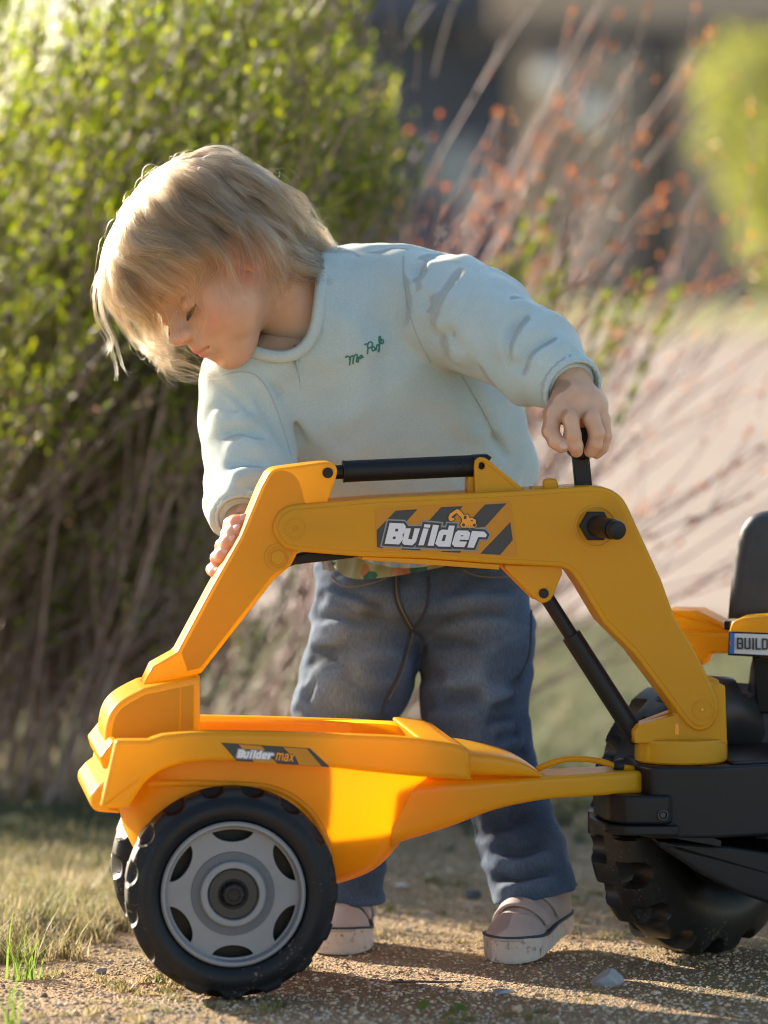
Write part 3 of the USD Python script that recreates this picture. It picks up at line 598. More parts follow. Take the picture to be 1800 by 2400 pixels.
def panel_poly(g, Yc, thick, yaw=math.radians(-12), ref=(1710, 1531)):
    c0 = at(ref[0], ref[1], Yc); tt = np.array([math.cos(yaw), math.sin(yaw), 0]); nn = np.array([math.sin(yaw), -math.cos(yaw), 0])
    def f(x, y):
        r = ray(x, y); p = CAM + r * ((nn @ (c0 - CAM)) / (nn @ r)); return ((p - c0) @ tt, p[2])
    fr = lambda p: np.array([c0[0], c0[1], 0]) + p[..., :1] * tt + p[..., 1:2] * nn + p[..., 2:3] * Z_
    return prism(Polygon([f(*q) for q in g.exterior.coords[:-1]], [[f(*q) for q in i.coords[:-1]] for i in g.interiors]), -thick, 0, 0, fr)
part('lettering', join(*[panel_poly(g, .1612, .0008) for g in pls_]), M['print_black'], ho)
# clasp beside the holder, arm rest behind
part('clasp', panel(rounded([(1696, 1455), (1711, 1457), (1709, 1478), (1695, 1475)], 2), .18, .012, .002), M['black'], TR)
ar = part('arm_rest', panel(rounded([(1560, 1430), (1634, 1431), (1697, 1462), (1712, 1482), (1560, 1480)], [2, 6, 4, 2, 2]), .26, .06, .004), M['yellow_thin'], TR)
part('arm_rest_block', panel(rounded([(1560, 1479), (1672, 1484), (1712, 1484), (1708, 1532), (1660, 1532), (1648, 1560), (1560, 1560)], [0, 4, 0, 0, 6, 2, 0]), .25, .05, .004), M['yellow_thin'], TR)
part('inner_guard', panel([(1700, 1618), (1740, 1622), (1790, 1640), (1790, 1800), (1725, 1800), (1703, 1740)], .24, .02, .004), M['black'], TR)
# big rear wheel, seen from its inner side
RC = np.array([(1638 - 900) / F * 5.19, .19, .1455]); RAX = -L_      # axis towards the tractor's middle
RR, RWd = .1460, .092
def lugs(th, U, Rr):
    n = 17; side = U > RWd * .5
    a = ((th * n / (2 * math.pi)) + np.where(side, 0.0, .5)) % 1.0
    d = np.abs(a - .5) / .27; cut = np.where(d < 1, (1 - d ** 2) ** .45, 0)
    far = np.abs(U - RWd * .5) / (RWd * .5)
    zone = sstep(.12, .2, far) * (Rr > .113)
    return U, np.minimum(Rr, RR - .0185 * cut * zone)
pr = [(.012, .045), (.004, .075), (.0, .100), (.0015, .114), (.004, .1225), (.0075, .130), (.011, .1375), (.016, .1432), (.022, RR), (.030, RR), (.036, RR), (.0395, RR), (.0400, RR + .0005), (.0440, RR + .0008), (.0480, RR + .0005), (.0485, RR), (.052, RR), (.058, RR), (.070, RR), (.076, .1432), (.081, .1375), (.0845, .130), (.088, .1225), (.0905, .114), (.092, .100), (.084, .080), (.076, .072), (.040, .068)]
tw_ = part('rear_wheel', lathe(pr, 17 * 28, RC - RAX * RWd * .5, RAX, lugs), M['tyre_dirty'], TR, smooth=38)
part('rim', lathe([(.078, .073), (.080, .069), (.076, .064), (.050, .060), (.045, .03), (.05, .001)], 72, RC - RAX * RWd * .5, RAX), M['black'], tw_)
part('rim', lathe([(.010, .047), (.008, .043), (.014, .001)], 48, RC - RAX * RWd * .5, RAX), M['rim'], tw_)
part('rear_axle', rod(RC, RC + RAX * .16, .016), M['black'], TR)
# ---------------------------------------------------------------- the child
from scipy.ndimage import median_filter, gaussian_filter1d
def sm(a, b, k):
    h = np.maximum(k - np.abs(a - b), 0) / k
    return np.minimum(a, b) - h * h * k * .25
def smx(a, b, k): return -sm(-a, -b, k)
def seg(p, a, b):
    a, b = np.asarray(a, float), np.asarray(b, float); d = b - a
    t = np.clip((p - a) @ d / (d @ d), 0, 1)
    return t, p - (a + t[:, None] * d)
def cap(p, a, b, ra, rb, flat=None):
    t, q = seg(p, a, b)
    if flat is not None: n = np.asarray(flat[0], float); q = q + ((q @ n) * (flat[1] - 1))[:, None] * n
    return np.linalg.norm(q, axis=1) - (ra + (rb - ra) * t)
def sph(p, c, r): return np.linalg.norm(p - np.asarray(c), axis=1) - r
def ell(p, c, r):
    q = (p - np.asarray(c)) / np.asarray(r); k0 = np.linalg.norm(q, axis=1); k1 = np.linalg.norm(q / np.asarray(r), axis=1)
    return k0 * (k0 - 1) / np.maximum(k1, 1e-9)
def nets(f, lo, hi, h):
    """The zero surface of f (negative inside) as a mesh, by surface nets; far blocks are not sampled finely."""
    lo, hi = np.asarray(lo, float), np.asarray(hi, float); B = 4
    nb = np.ceil((hi - lo) / (h * B)).astype(int); n = nb * B + 1
    ax = [lo[k] + h * B * (np.arange(nb[k]) + .5) for k in range(3)]
    c = np.stack(np.meshgrid(*ax, indexing='ij'), -1).reshape(-1, 3); dc = f(c)
    G = np.empty(n); big = np.repeat(np.repeat(np.repeat(dc.reshape(nb), B, 0), B, 1), B, 2); G[:-1, :-1, :-1] = big
    G[-1], G[:, -1], G[:, :, -1] = 1, 1, 1
    near = np.nonzero(np.abs(dc) < h * B * 2.9)[0]; bi = np.stack(np.unravel_index(near, nb), 1)
    o = np.stack(np.meshgrid(*[np.arange(B + 1)] * 3, indexing='ij'), -1).reshape(-1, 3)
    idx = (bi[:, None] * B + o[None]).reshape(-1, 3); key = np.unique((idx[:, 0] * n[1] + idx[:, 1]) * n[2] + idx[:, 2])
    ijk = np.stack(np.unravel_index(key, n), 1); G.reshape(-1)[key] = f(lo + ijk * h)
    S = G < 0
    corners = [(a, b, c) for a in (0, 1) for b in (0, 1) for c in (0, 1)]
    m = n - 1; sl = lambda A, c: A[c[0]:c[0] + m[0], c[1]:c[1] + m[1], c[2]:c[2] + m[2]]
    cnt = sum(sl(S, c).astype(np.int8) for c in corners); act = (cnt > 0) & (cnt < 8)
    ci = np.stack(np.nonzero(act), 1); ids = np.full(m, -1, np.int64); ids[act] = np.arange(len(ci))
    acc = np.zeros((len(ci), 3)); num = np.zeros(len(ci))
    for a in corners:
        for k in range(3):
            if a[k]: continue
            b = list(a); b[k] = 1
            va, vb = G[tuple((ci + a).T)], G[tuple((ci + b).T)]; x = (va < 0) != (vb < 0)
            t = np.where(x, va / np.where(x, va - vb, 1), 0); q = np.tile(np.array(a, float), (len(ci), 1)); q[:, k] += t
            acc += q * x[:, None]; num += x
    V = lo + (ci + acc / num[:, None]) * h
    F = []
    for k in range(3):
        u, v = (k + 1) % 3, (k + 2) % 3; e = [slice(None)] * 3
        a = [slice(1, -1)] * 3; a[k] = slice(0, -1); b = [slice(1, -1)] * 3; b[k] = slice(1, None)
        x = np.stack(np.nonzero(S[tuple(a)] != S[tuple(b)]), 1); off = np.array([1, 1, 1]); off[k] = 0; x = x + off
        ins = S[tuple(x.T)]; du, dv = np.eye(3, dtype=int)[u], np.eye(3, dtype=int)[v]
        q = np.stack([ids[tuple((x - du - dv).T)], ids[tuple((x - dv).T)], ids[tuple(x.T)], ids[tuple((x - du).T)]], 1)
        q[~ins] = q[~ins][:, ::-1]; F.append(q)
    F = np.vstack(F); F = F[(F >= 0).all(1)]
    return V, np.vstack([F[:, [0, 1, 2]], F[:, [0, 2, 3]]])
def largest(m):
    c = max(trimesh.Trimesh(m[0], m[1], process=False).split(only_watertight=False), key=lambda q: len(q.faces)); return np.array(c.vertices), np.array(c.faces)
def relax(m, n=3):
    t = trimesh.Trimesh(m[0], m[1], process=False); trimesh.smoothing.filter_taubin(t, .5, .53, n); return np.array(t.vertices), np.array(t.faces)
def bound(pts, pad): pts = np.asarray(pts); return pts.min(0) - pad, pts.max(0) + pad
def tinted(prim, colors):
    UsdGeom.PrimvarsAPI(UsdGeom.Mesh(prim)).CreatePrimvar('tint', Sdf.ValueTypeNames.Color3fArray, 'vertex').Set(Vt.Vec3fArray.FromNumpy(np.asarray(colors, np.float32)))
class Chain:
    """A limb's centre line: for any point the distance along it, the angle round it and the distance from it."""
    def __init__(self, pts, rad):
        self.p = np.asarray(pts, float); self.r = np.asarray(rad, float); self.s = np.r_[0, np.cumsum(np.linalg.norm(np.diff(self.p, axis=0), axis=1))]
    def __call__(self, p):
        best = np.full(len(p), 9e9); S = np.zeros(len(p)); R = np.zeros(len(p)); A = np.zeros(len(p)); Q = np.zeros((len(p), 3))
        for i in range(len(self.p) - 1):
            t, q = seg(p, self.p[i], self.p[i + 1]); r = self.r[i] + (self.r[i + 1] - self.r[i]) * t; d = np.linalg.norm(q, axis=1) - r; k = d < best
            best = np.where(k, d, best); S = np.where(k, self.s[i] + t * (self.s[i + 1] - self.s[i]), S)
            ax = self.p[i + 1] - self.p[i]; ax /= np.linalg.norm(ax); u = np.cross(ax, [0, -1.0, 0]); u /= np.linalg.norm(u); v = np.cross(ax, u)
            A = np.where(k, np.arctan2(q @ v, q @ u), A)
        return best, S, A
    def smooth(self, p, k=.02):
        d = None
        for i in range(len(self.p) - 1):
            e = cap(p, self.p[i], self.p[i + 1], self.r[i], self.r[i + 1]); d = e if d is None else sm(d, e, k)
        return d
# head frame
HC = at(497, 580, .128)
hf = np.array([-.64, -.42, -.65]); hf /= np.linalg.norm(hf)
hu = np.array([-.69, -.06, .72]); hu -= hf * (hu @ hf); hu /= np.linalg.norm(hu)
hl = np.cross(hu, hf)
HR = np.stack([hf, hl, hu])                     # world -> head: HR @ (p - HC)
def hw(a, b, c): return HC + a * hf + b * hl + c * hu
NB, NT = at(745, 770, .178), at(640, 655, .150)
def head_sdf(P):
    q = (P - HC) @ HR.T; p = q.copy(); p[:, 1] = np.abs(p[:, 1])
    d = ell(p, (.000, 0, .012), (.086, .073, .087))
    d = sm(d, ell(p, (.036, 0, .018), (.050, .060, .055)), .03)                    # forehead
    d = sm(d, cap(p, (.022, 0, -.028), (.050, 0, -.074), .058, .030), .035)         # jaw
    d = sm(d, ell(p, (.046, .034, -.052), (.033, .030, .033)), .028)                # cheeks
    d = sm(d, ell(p, (.066, 0, -.093), (.017, .019, .014)), .022)                   # chin
    d = sm(d, ell(p, (.072, 0, -.063), (.020, .024, .020)), .020)                   # mouth mound
    d = smx(d, -ell(p, (.094, .033, -.021), (.016, .018, .012)), .018)              # eye hollows
    d = sm(d, ell(p, (.0725, .031, -.023), (.0125, .0150, .0105)), .005)            # lids
    d = sm(d, cap(p, (.083, 0, -.014), (.0955, 0, -.040), .0058, .0076), .014)      # nose
    d = sm(d, ell(p, (.0985, 0, -.0425), (.0086, .0092, .0078)), .006)
    d = sm(d, ell(p, (.0925, .0090, -.0455), (.0075, .0062, .0062)), .005)
    d = smx(d, -ell(p, (.0965, .0052, -.0515), (.0045, .0026, .0032)), .003)
    d = sm(d, cap(p, (.0925, 0, -.0640), (.0835, .0165, -.0668), .0046, .0022), .005)  # upper lip
    d = sm(d, cap(p, (.0895, 0, -.0745), (.0815, .0140, -.0715), .0050, .0022), .005)  # lower lip
    d = smx(d, -cap(p, (.0975, 0, -.0695), (.0845, .0195, -.0690), .0016, .0014), .003)
    d = smx(d, -ell(p, (.090, 0, -.0845), (.007, .016, .0045)), .012)
    e = ell(q, (.008, .0775, -.022), (.020, .008, .028)); e = smx(e, -ell(q, (.010, .088, -.022), (.014, .010, .020)), .006)
    d = sm(d, e, .006)
    n = cap(P, NT, NB, .041, .046); d = sm(d, n, .03)
    d = sm(d, cap(P, NB, NB + (NB - NT) * .38, .046, .068), .03)
    return d
LS, LE, LW = at(965, 690, .165), at(1140, 765, .108), at(1318, 885, .040)          # left arm
RS, RE, RW = at(575, 900, .168), at(592, 1075, .138), at(585, 1190, .075)           # right arm
PEL, CHE = at(985, 1275, .275), at(835, 850, .195)
skin_links = [(NB, CHE, .05, .06), (CHE, PEL, .065, .07), (NB, LS, .045, .035), (NB, RS, .045, .035), (LS, LE, .034, .028), (RS, RE, .034, .028), (LE, LW, .027, .0215), (RE, RW, .027, .0215)]
hip = {1: at(1090, 1430, .275), -1: at(880, 1430, .275)}
kne = {1: at(1112, 1660, .250), -1: at(806, 1665, .262)}
ank = {1: at(1248, 2075, .215), -1: at(822, 2098, .235)}
for k in (1, -1): skin_links += [(PEL, hip[k], .06, .05), (hip[k], kne[k], .048, .036), (kne[k], ank[k], .034, .024)]
def body_sdf(P):
    d = None
    for a, b, ra, rb in skin_links:
        e = cap(P, a, b, ra, rb); d = e if d is None else sm(d, e, .02)
    return d
# hands: palm and five fingers, each a chain of joints with its radii
def hand_sdf(links, palm, k=.004):
    def f(P):
        d = None
        for a, b, ra, rb, fl in palm:
            e = cap(P, a, b, ra, rb, fl); d = e if d is None else sm(d, e, .012)
        for ch in links:
            g = None
            for (a, ra), (b, rb) in zip(ch[:-1], ch[1:]):
                e = cap(P, a, b, ra, rb); g = e if g is None else sm(g, e, .0025)
            d = sm(d, g, k)
        return d
    return f
A_ = at
cam_dir = np.array([0, -1.0, 0])
Lw = A_(1334, 898, .030)
L_palm = [(LW, Lw, .0215, .0205, None), (Lw, A_(1352, 945, .008), .0205, .0235, None), (A_(1325, 960, .000), A_(1385, 958, .006), .0140, .0155, None), (A_(1345, 940, .005), A_(1390, 950, .022), .0150, .0150, None)]
L_f = [
 [(A_(1316, 930, .004), .0105), (A_(1297, 968, -.008), .0098), (A_(1290, 1010, -.016), .0088), (A_(1302, 1034, -.022), .0080), (A_(1317, 1046, -.024), .0068)],     # thumb
 [(A_(1328, 955, -.004), .0105), (A_(1337, 982, -.020), .0086), (A_(1343, 1020, -.026), .0081), (A_(1349, 1045, -.024), .0075), (A_(1351, 1057, -.021), .0068)],
 [(A_(1372, 955, -.002), .0105), (A_(1386, 982, -.016), .0088), (A_(1398, 1014, -.018), .0082), (A_(1394, 1040, -.016), .0076), (A_(1384, 1057, -.013), .0068)],
 [(A_(1396, 958, .012), .0100), (A_(1411, 985, .004), .0084), (A_(1416, 1020, .002), .0079), (A_(1409, 1048, .004), .0072), (A_(1398, 1061, .006), .0064)],
 [(A_(1398, 955, .026), .0092), (A_(1410, 980, .024), .0076), (A_(1412, 1010, .022), .0070), (A_(1404, 1034, .020), .0064), (A_(1392, 1044, .018), .0058)],
]
Rw = A_(578, 1222, .062)
R_palm = [(RW, Rw, .0215, .0200, None), (Rw, A_(566, 1262, .052), .0200, .0200, None), (A_(585, 1240, .052), A_(548, 1305, .050), .0140, .0130, None), (A_(575, 1225, .055), A_(560, 1290, .054), .0150, .0150, None)]
R_f = [
 [(A_(585, 1222, .050), .0095), (A_(549, 1226, .028), .0082), (A_(541, 1229, .008), .0076), (A_(553, 1224, -.006), .0070), (A_(572, 1219, -.008), .0064)],
 [(A_(575, 1245, .048), .0095), (A_(538, 1251, .024), .0083), (A_(535, 1253, .004), .0077), (A_(546, 1248, -.010), .0072), (A_(560, 1242, -.014), .0066)],
 [(A_(562, 1272, .048), .0095), (A_(525, 1280, .022), .0083), (A_(522, 1280, .002), .0077), (A_(534, 1273, -.012), .0072), (A_(548, 1266, -.015), .0066)],
 [(A_(550, 1298, .048), .0090), (A_(514, 1308, .024), .0080), (A_(510, 1308, .004), .0074), (A_(520, 1302, -.009), .0069), (A_(533, 1295, -.012), .0063)],
 [(A_(545, 1318, .048), .0082), (A_(506, 1332, .030), .0070), (A_(498, 1335, .014), .0064), (A_(504, 1341, .002), .0060), (A_(514, 1340, -.004), .0054)],
]
def hand_mesh(links, palm):
    pts = [q[0] for ch in links for q in ch] + [palm[0][0], palm[0][1]]
    lo, hi = bound(pts, .024); return relax(nets(hand_sdf(links, palm), lo, hi, .0011), 2)
hm_l, hm_r = hand_mesh(L_f, L_palm), hand_mesh(R_f, R_palm)
def nails(links, radius_scale=1.0):
    out = []
    for ch, fl in links:
        a, b = np.array(ch[-2][0]), np.array(ch[-1][0]); r = ch[-1][1]; d = b - a; d /= np.linalg.norm(d)
        n = fl - d * (fl @ d); n /= np.linalg.norm(n); s = np.cross(d, n); c = b + d * r * .15 + n * r * .80
        v, f = trimesh.creation.icosphere(2, 1.0).vertices, trimesh.creation.icosphere(2, 1.0).faces
        out.append((c + v[:, :1] * d * r * .80 + v[:, 1:2] * s * r * .62 + v[:, 2:3] * n * r * .26, f))
    return join(*out)
lo, hi = bound([hw(.1, 0, 0), hw(-.09, 0, 0), hw(0, .09, 0), hw(0, -.08, 0), hw(0, 0, .1), hw(.06, 0, -.112), NB + (NB - NT) * .4], .03)
head = nets(head_sdf, lo, hi, .0017)
lo, hi = bound([a for a, *_ in skin_links] + [b for _, b, *_ in skin_links], .08)
body = nets(body_sdf, lo, hi, .009)
skinV, skinF = join(head, body, hm_l, hm_r)
nh = len(head[0])
q = (skinV - HC) @ HR.T; tint = np.tile(np.array([.46, .272, .168]), (len(skinV), 1))
def blend(mask, color):
    global tint
    tint = tint * (1 - mask[:, None]) + np.array(color) * mask[:, None]
qa = q.copy(); qa[:, 1] = np.abs(qa[:, 1]); on_head = np.arange(len(skinV)) < nh
blend(on_head * .40 * np.exp(-((qa - [.068, .046, -.050]) ** 2 / np.array([.025, .022, .018]) ** 2).sum(1)), (.48, .165, .11))
blend(on_head * .15 * np.exp(-((q - [.100, 0, -.043]) ** 2 / np.array([.012, .012, .010]) ** 2).sum(1)), (.47, .19, .125))
lipd = np.minimum(cap(qa, (.0925, 0, -.0642), (.0835, .0150, -.0672), .0046, .0020), cap(qa, (.0895, 0, -.0742), (.0815, .0130, -.0715), .0050, .0020))
blend(on_head * .85 * np.exp(-np.maximum(lipd, 0) / .0012), (.50, .13, .12))
blend(on_head * .5 * sstep(.045, .030, np.linalg.norm((q - [.008, .078, -.022]) / [1, 1, 1.2], axis=1)), (.58, .19, .12))
scalp = on_head * sstep(.0, .018, q[:, 2] - .030 + np.maximum(-(q[:, 0] - .035), 0) * -1.1 + 0) * 1.0
scalp = np.maximum(on_head * sstep(.045, .062, q[:, 2]), on_head * sstep(.035, .015, q[:, 0]) * sstep(-.060, -.040, q[:, 2]) * (np.linalg.norm(q - [.008, .078, -.022], axis=1) > .030) * (np.linalg.norm(q[:, 1:], axis=1) > .0))
neckmask = (q[:, 2] < -.045)
blend(scalp * (~neckmask), (.30, .19, .10))
M['skin'] = mat('skin', {'a': ('attribute', {'attribute': 'tint'}), 'g': ('texture_coordinate', {}), 'n': ('noise_texture', {'scale': 420.0, 'detail': 3.0}), 'b': ('bump', {'strength': .12, 'distance': .0008}),
     'n2': ('noise_texture', {'scale': 60.0, 'detail': 3.0}), 'r2': ('rgb_ramp', {'ramp': [(.3, (.9, .88, .87)), (.7, (1.06, 1.03, 1.02))]}), 'x': ('mix_color', {'blend_type': 'multiply', 'fac': 1.0}),
     'p': ('principled_bsdf', {'roughness': .48, 'subsurface_weight': .5, 'subsurface_scale': .0032, 'subsurface_radius': (1.0, .36, .18), 'specular_ior_level': .4})},
     [('g.object', 'n.vector'), ('n.fac', 'b.height'), ('b.normal', 'p.normal'), ('g.object', 'n2.vector'), ('n2.fac', 'r2.fac'), ('a.color', 'x.a'), ('r2.color', 'x.b'), ('x.result', 'p.base_color')], 'p.BSDF')
M['nail'] = principled('nail', (.62, .36, .28), .3)
CH = thing('person', (float(PEL[0]), float(PEL[1]), 0), 'small blond child in pale blue sweatshirt and jeans leaning over the toy digger arm', 'person')
bodyp = part('body', (skinV, skinF), M['skin'], CH, smooth=True); tinted(bodyp, tint)
up_, lf_ = np.array([0, -.6, .8]), np.array([-.35, -.75, .55])
for c in R_f[:4]: part('fingernail', nails([(c, lf_)]), M['nail'], bodyp, smooth=True)
part('fingernail', nails([(L_f[0], np.array([.1, -.9, .3]))]), M['nail'], bodyp, smooth=True)
# eyes: lowered, a dark wet slit under lashes
M['eye'] = principled('eye', (.03, .02, .015), .12)
M['lash'] = principled('lash', (.06, .035, .02), .6)
for sgn in (1, -1):
    part('eye', ball(hw(.0740, .031 * sgn, -.0285), .0082, (1, 1, .75)), M['eye'], bodyp, smooth=True)
    ls, rng = [], np.random.default_rng(3 + sgn)
    lid = np.array([hw(.0838 - .004 * abs(t) ** 2 * 2.2, (.031 + .0125 * t) * sgn, -.0305 + .0045 * t * t) for t in np.linspace(-1, 1, 15)])
    ls.append(tube(lid, np.r_[.0006, np.full(13, .0009), .0006], 6))
    for t in np.linspace(-1, 1, 26):
        a = hw(.0838 - .0088 * t * t, (.031 + .0125 * t) * sgn, -.0305 + .0045 * t * t)
        b = a + hf * .0065 - hu * .0050 + hl * sgn * (.0022 * t + rng.normal(0, .0004)); ls.append(tube(np.array([a, (a + b) / 2 - hu * .0006, b]), [.0005, .0004, .0001], 4))
    part('eyelashes', join(*ls), M['lash'], bodyp, kind='stuff')
    br = []
    def brow(b_, c_):
        aa = np.linspace(.11, .05, 120); k = np.nonzero(head_sdf(np.array([hw(x, b_, c_) for x in aa])) < .0004)[0]; return hw(aa[k[0]] if len(k) else .08, b_, c_)
    for t in np.linspace(-1, 1, 70):
        b0, c0 = .029 + .016 * t, -.0015 + .003 * (1 - t * t) + rng.normal(0, .0011)
        a, b = brow(b0 * sgn, c0), brow((b0 + .0045) * sgn, c0 + .0012); br.append(tube(np.array([a, (a + b) / 2 + hf * .0008, b]), [.00030, .00026, .0001], 3))
    part('eyebrow', join(*br), principled('brow', (.28, .17, .09), .6) if sgn > 0 else UsdShade.Material.Get(stage, '/World/Looks/brow'), bodyp, kind='stuff')

# sweatshirt
nY = np.array([0, 1.0, 0])
Larm = Chain([LS, at(1060, 725, .138), LE, at(1235, 822, .074), at(1292, 864, .047), at(1338, 903, .024)], [.050, .0485, .0465, .0405, .0350, .0255])
Rarm = Chain([RS, at(572, 985, .158), RE, at(592, 1140, .110), at(580, 1196, .070), at(573, 1216, .058)], [.046, .0415, .0425, .0400, .0330, .0265])
T0, T1, T2, T3 = at(985, 1292, .272), at(935, 1030, .244), at(850, 865, .203), at(770, 765, .182)
def cloth_noise(P, scale, seed): return meshkit.noise(P * np.asarray(scale), seed) - .5
def line_fold(P, a, b, h, w):
    t, q = seg(P, a, b); return h * np.exp(-(np.linalg.norm(q, axis=1) / w) ** 2) * np.sin(np.clip(t, .02, .98) * math.pi) ** .5
COL_C = at(690, 730, .168)      # middle of the neck opening
NB2 = at(702, 772, .165)
COL_N = (NT - NB) / np.linalg.norm(NT - NB)
endL = at(1340, 906, .022); nL = endL - at(1290, 862, .062); nL /= np.linalg.norm(nL)
endR = at(573, 1216, .058); nR = endR - at(586, 1165, .092); nR /= np.linalg.norm(nR)
def trace(f, pts, n=30):
    """Photo curves laid on the front of a smooth shape by marching along the sight lines."""
    c = curve(pts, n) if len(pts) > 2 else np.linspace(pts[0], pts[1], n)
    d = np.stack([(c[:, 0] - 900) / F, np.ones(n), -(c[:, 1] - HZ) / F], 1); d /= np.linalg.norm(d, axis=1, keepdims=True)
    t = np.full(n, 4.75)
    for _ in range(70): t = t + np.clip(f(CAM + d * t[:, None]) * .8, -.02, .03)
    ok = np.abs(f(CAM + d * t[:, None])) < .012
    return (CAM + d * t[:, None])[ok]
class Creases:
    """Folds of cloth: for each photo curve a height (a ridge, or a groove when negative) and a width."""
    def __init__(self, f, spec):
        self.items = []
        for h, w, *pts in spec:
            p = trace(f, pts)
            if len(p) > 4:
                p = gaussian_filter1d(p, 3.5, axis=0, mode='nearest'); p = curve(p[::4] if len(p) > 14 else p, 90); self.items.append((h, w * 1.15, cKDTree(p), len(p)))
    def __call__(self, P):
        o = np.zeros(len(P))
        for h, w, tree, n in self.items:
            d, i = tree.query(P, distance_upper_bound=w * 2.6); k = np.isfinite(d)
            t = i[k] / (n - 1.0); o[k] += h * np.exp(-(d[k] / w) ** 2) * sstep(0, .3, t) * sstep(1, .7, t)
        return o
def sweater_base(P):
    fl = (nY, 1.42)
    d = cap(P, T0, T1, .122, .122, fl); d = sm(d, cap(P, T1, T2, .122, .112, fl), .04); d = sm(d, cap(P, T2, T3, .110, .075, (nY, 1.25)), .05)
    d = sm(d, cap(P, at(600, 868, .168), at(915, 690, .180), .050, .051), .03)
    d = sm(d, cap(P, T3, at(735, 745, .178), .074, .060), .03)
    d = sm(d, ell(P, at(1125, 1110, .262), (.050, .050, .038)), .03)
    d = sm(d, Larm.smooth(P, .02), .012); d = sm(d, Rarm.smooth(P, .02), .010)
    return d
G_ = -.0042
sw_spec = [(-.0022, .004, (938, 610), (942, 655), (955, 717), (980, 799), (1013, 857)),
 (-.0055, .006, (1160, 684), (1143, 707), (1134, 746), (1136, 789), (1148, 828), (1155, 864)), (.0045, .010, (1188, 690), (1164, 712), (1150, 746), (1148, 795), (1158, 834), (1172, 870)),
 (-.0050, .006, (1218, 698), (1177, 717), (1163, 751), (1158, 799), (1167, 837), (1187, 878)), (.0045, .010, (1245, 706), (1200, 730), (1182, 765), (1175, 806), (1184, 847), (1202, 880)),
 (-.0050, .006, (1266, 718), (1225, 741), (1201, 779), (1192, 813), (1201, 857), (1216, 884)), (.0045, .011, (1297, 745), (1252, 762), (1222, 796), (1208, 835), (1214, 880)),
 (-.0050, .006, (1322, 788), (1278, 794), (1235, 828), (1220, 866), (1225, 898)), (.0035, .009, (1345, 812), (1300, 812), (1255, 845), (1240, 885)),
 (-.0035, .006, (980, 612), (984, 659)), (-.0035, .007, (1008, 786), (1047, 777), (1092, 762)), (.003, .010, (1010, 762), (1050, 752), (1090, 740)), (.003, .010, (1075, 800), (1078, 850)), (-.003, .008, (1000, 680), (1010, 740)), (.004, .014, (1040, 690), (1100, 720)),
 (-.0055, .006, (602, 846), (627, 888), (657, 930), (707, 1015), (725, 1080)), (.0040, .010, (590, 850), (612, 900), (640, 945), (690, 1030)), (-.0045, .006, (585, 850), (598, 905), (635, 985), (672, 1060), (690, 1090)), (-.0030, .004, (500, 904), (547, 922), (585, 964), (615, 1020)),
 (.0035, .012, (650, 900), (700, 970), (740, 1040)), (-.0028, .014, (905, 700), (900, 860), (898, 1040)), (.003, .02, (860, 740), (850, 900), (850, 1050)),
 (-.0040, .005, (1066, 868), (1100, 924), (1134, 991), (1177, 1054), (1215, 1110)), (.004, .010, (1085, 870), (1120, 924), (1152, 991), (1195, 1054)), (-.004, .006, (1140, 1000), (1165, 1050), (1190, 1090)), (.004, .012, (1020, 900), (1080, 980), (1120, 1060)),
 (.0045, .008, (505, 1000), (560, 985), (620, 1000)), (-.0045, .006, (512, 1030), (565, 1010), (640, 1040)), (.0045, .008, (520, 1072), (570, 1045), (640, 1068)), (-.0045, .006, (526, 1110), (570, 1082), (640, 1090)), (.0045, .008, (530, 1135), (575, 1112), (640, 1115)), (-.0045, .006, (540, 1165), (580, 1140), (640, 1140)), (.004, .007, (545, 1185), (590, 1165), (630, 1165)),
 (-.003, .006, (505, 940), (540, 960), (570, 1000)), (.003, .010, (500, 960), (520, 985), (545, 1000))]
FOLD_R = trimesh.transformations.rotation_matrix(.6, [0, 1, 0])[:3, :3]
sw_creases = Creases(sweater_base, sw_spec)
def sweater_sdf(P):
    calm = sstep(.012, .045, np.minimum(np.linalg.norm(P - endL, axis=1), np.linalg.norm(P - endR, axis=1)))
    w_ = .005 * cloth_noise(P, (16, 16, 9), 5) + .0026 * cloth_noise(P, (48, 48, 48), 8) + .0055 * np.exp(-((meshkit.noise(P @ FOLD_R * np.array([12., 12., 5.]), 21) - .5) / .10) ** 2) + .0022 * np.exp(-((meshkit.noise(P @ FOLD_R.T * np.array([22., 22., 10.]), 22) - .5) / .12) ** 2)
    d = sweater_base(P) - (1.15 * w_ + 1.5 * sw_creases(P)) * calm
    d = smx(d, -cap(P, NB2 + COL_N * .026, NT + COL_N * .08, .0600, .070), .004)
    return d
def clipped(f, planes):
    def g(P):
        d = f(P)
        for c, n in planes: d = np.maximum(d, (P - c) @ n)
        return d
    return g
def sweater_cut(P):
    d = sweater_sdf(P)
    inL = (P - endL) @ nL; d = np.where(np.linalg.norm(P - endL, axis=1) < .08, np.maximum(d, inL), d)
    inR = (P - endR) @ nR; d = np.where(np.linalg.norm(P - endR, axis=1) < .06, np.maximum(d, inR), d)
    d = np.maximum(d, T0[2] - .008 - P[:, 2] - .05 * (P[:, 0] - T0[0]))
    return d
lo, hi = bound([T0, T3, LS, LE, endL, RS, RE, endR, at(735, 745, .22)], .10); lo[2] = max(lo[2], T0[2] - .03)
sw = relax(largest(nets(sweater_cut, lo, hi, .0032)), 4)
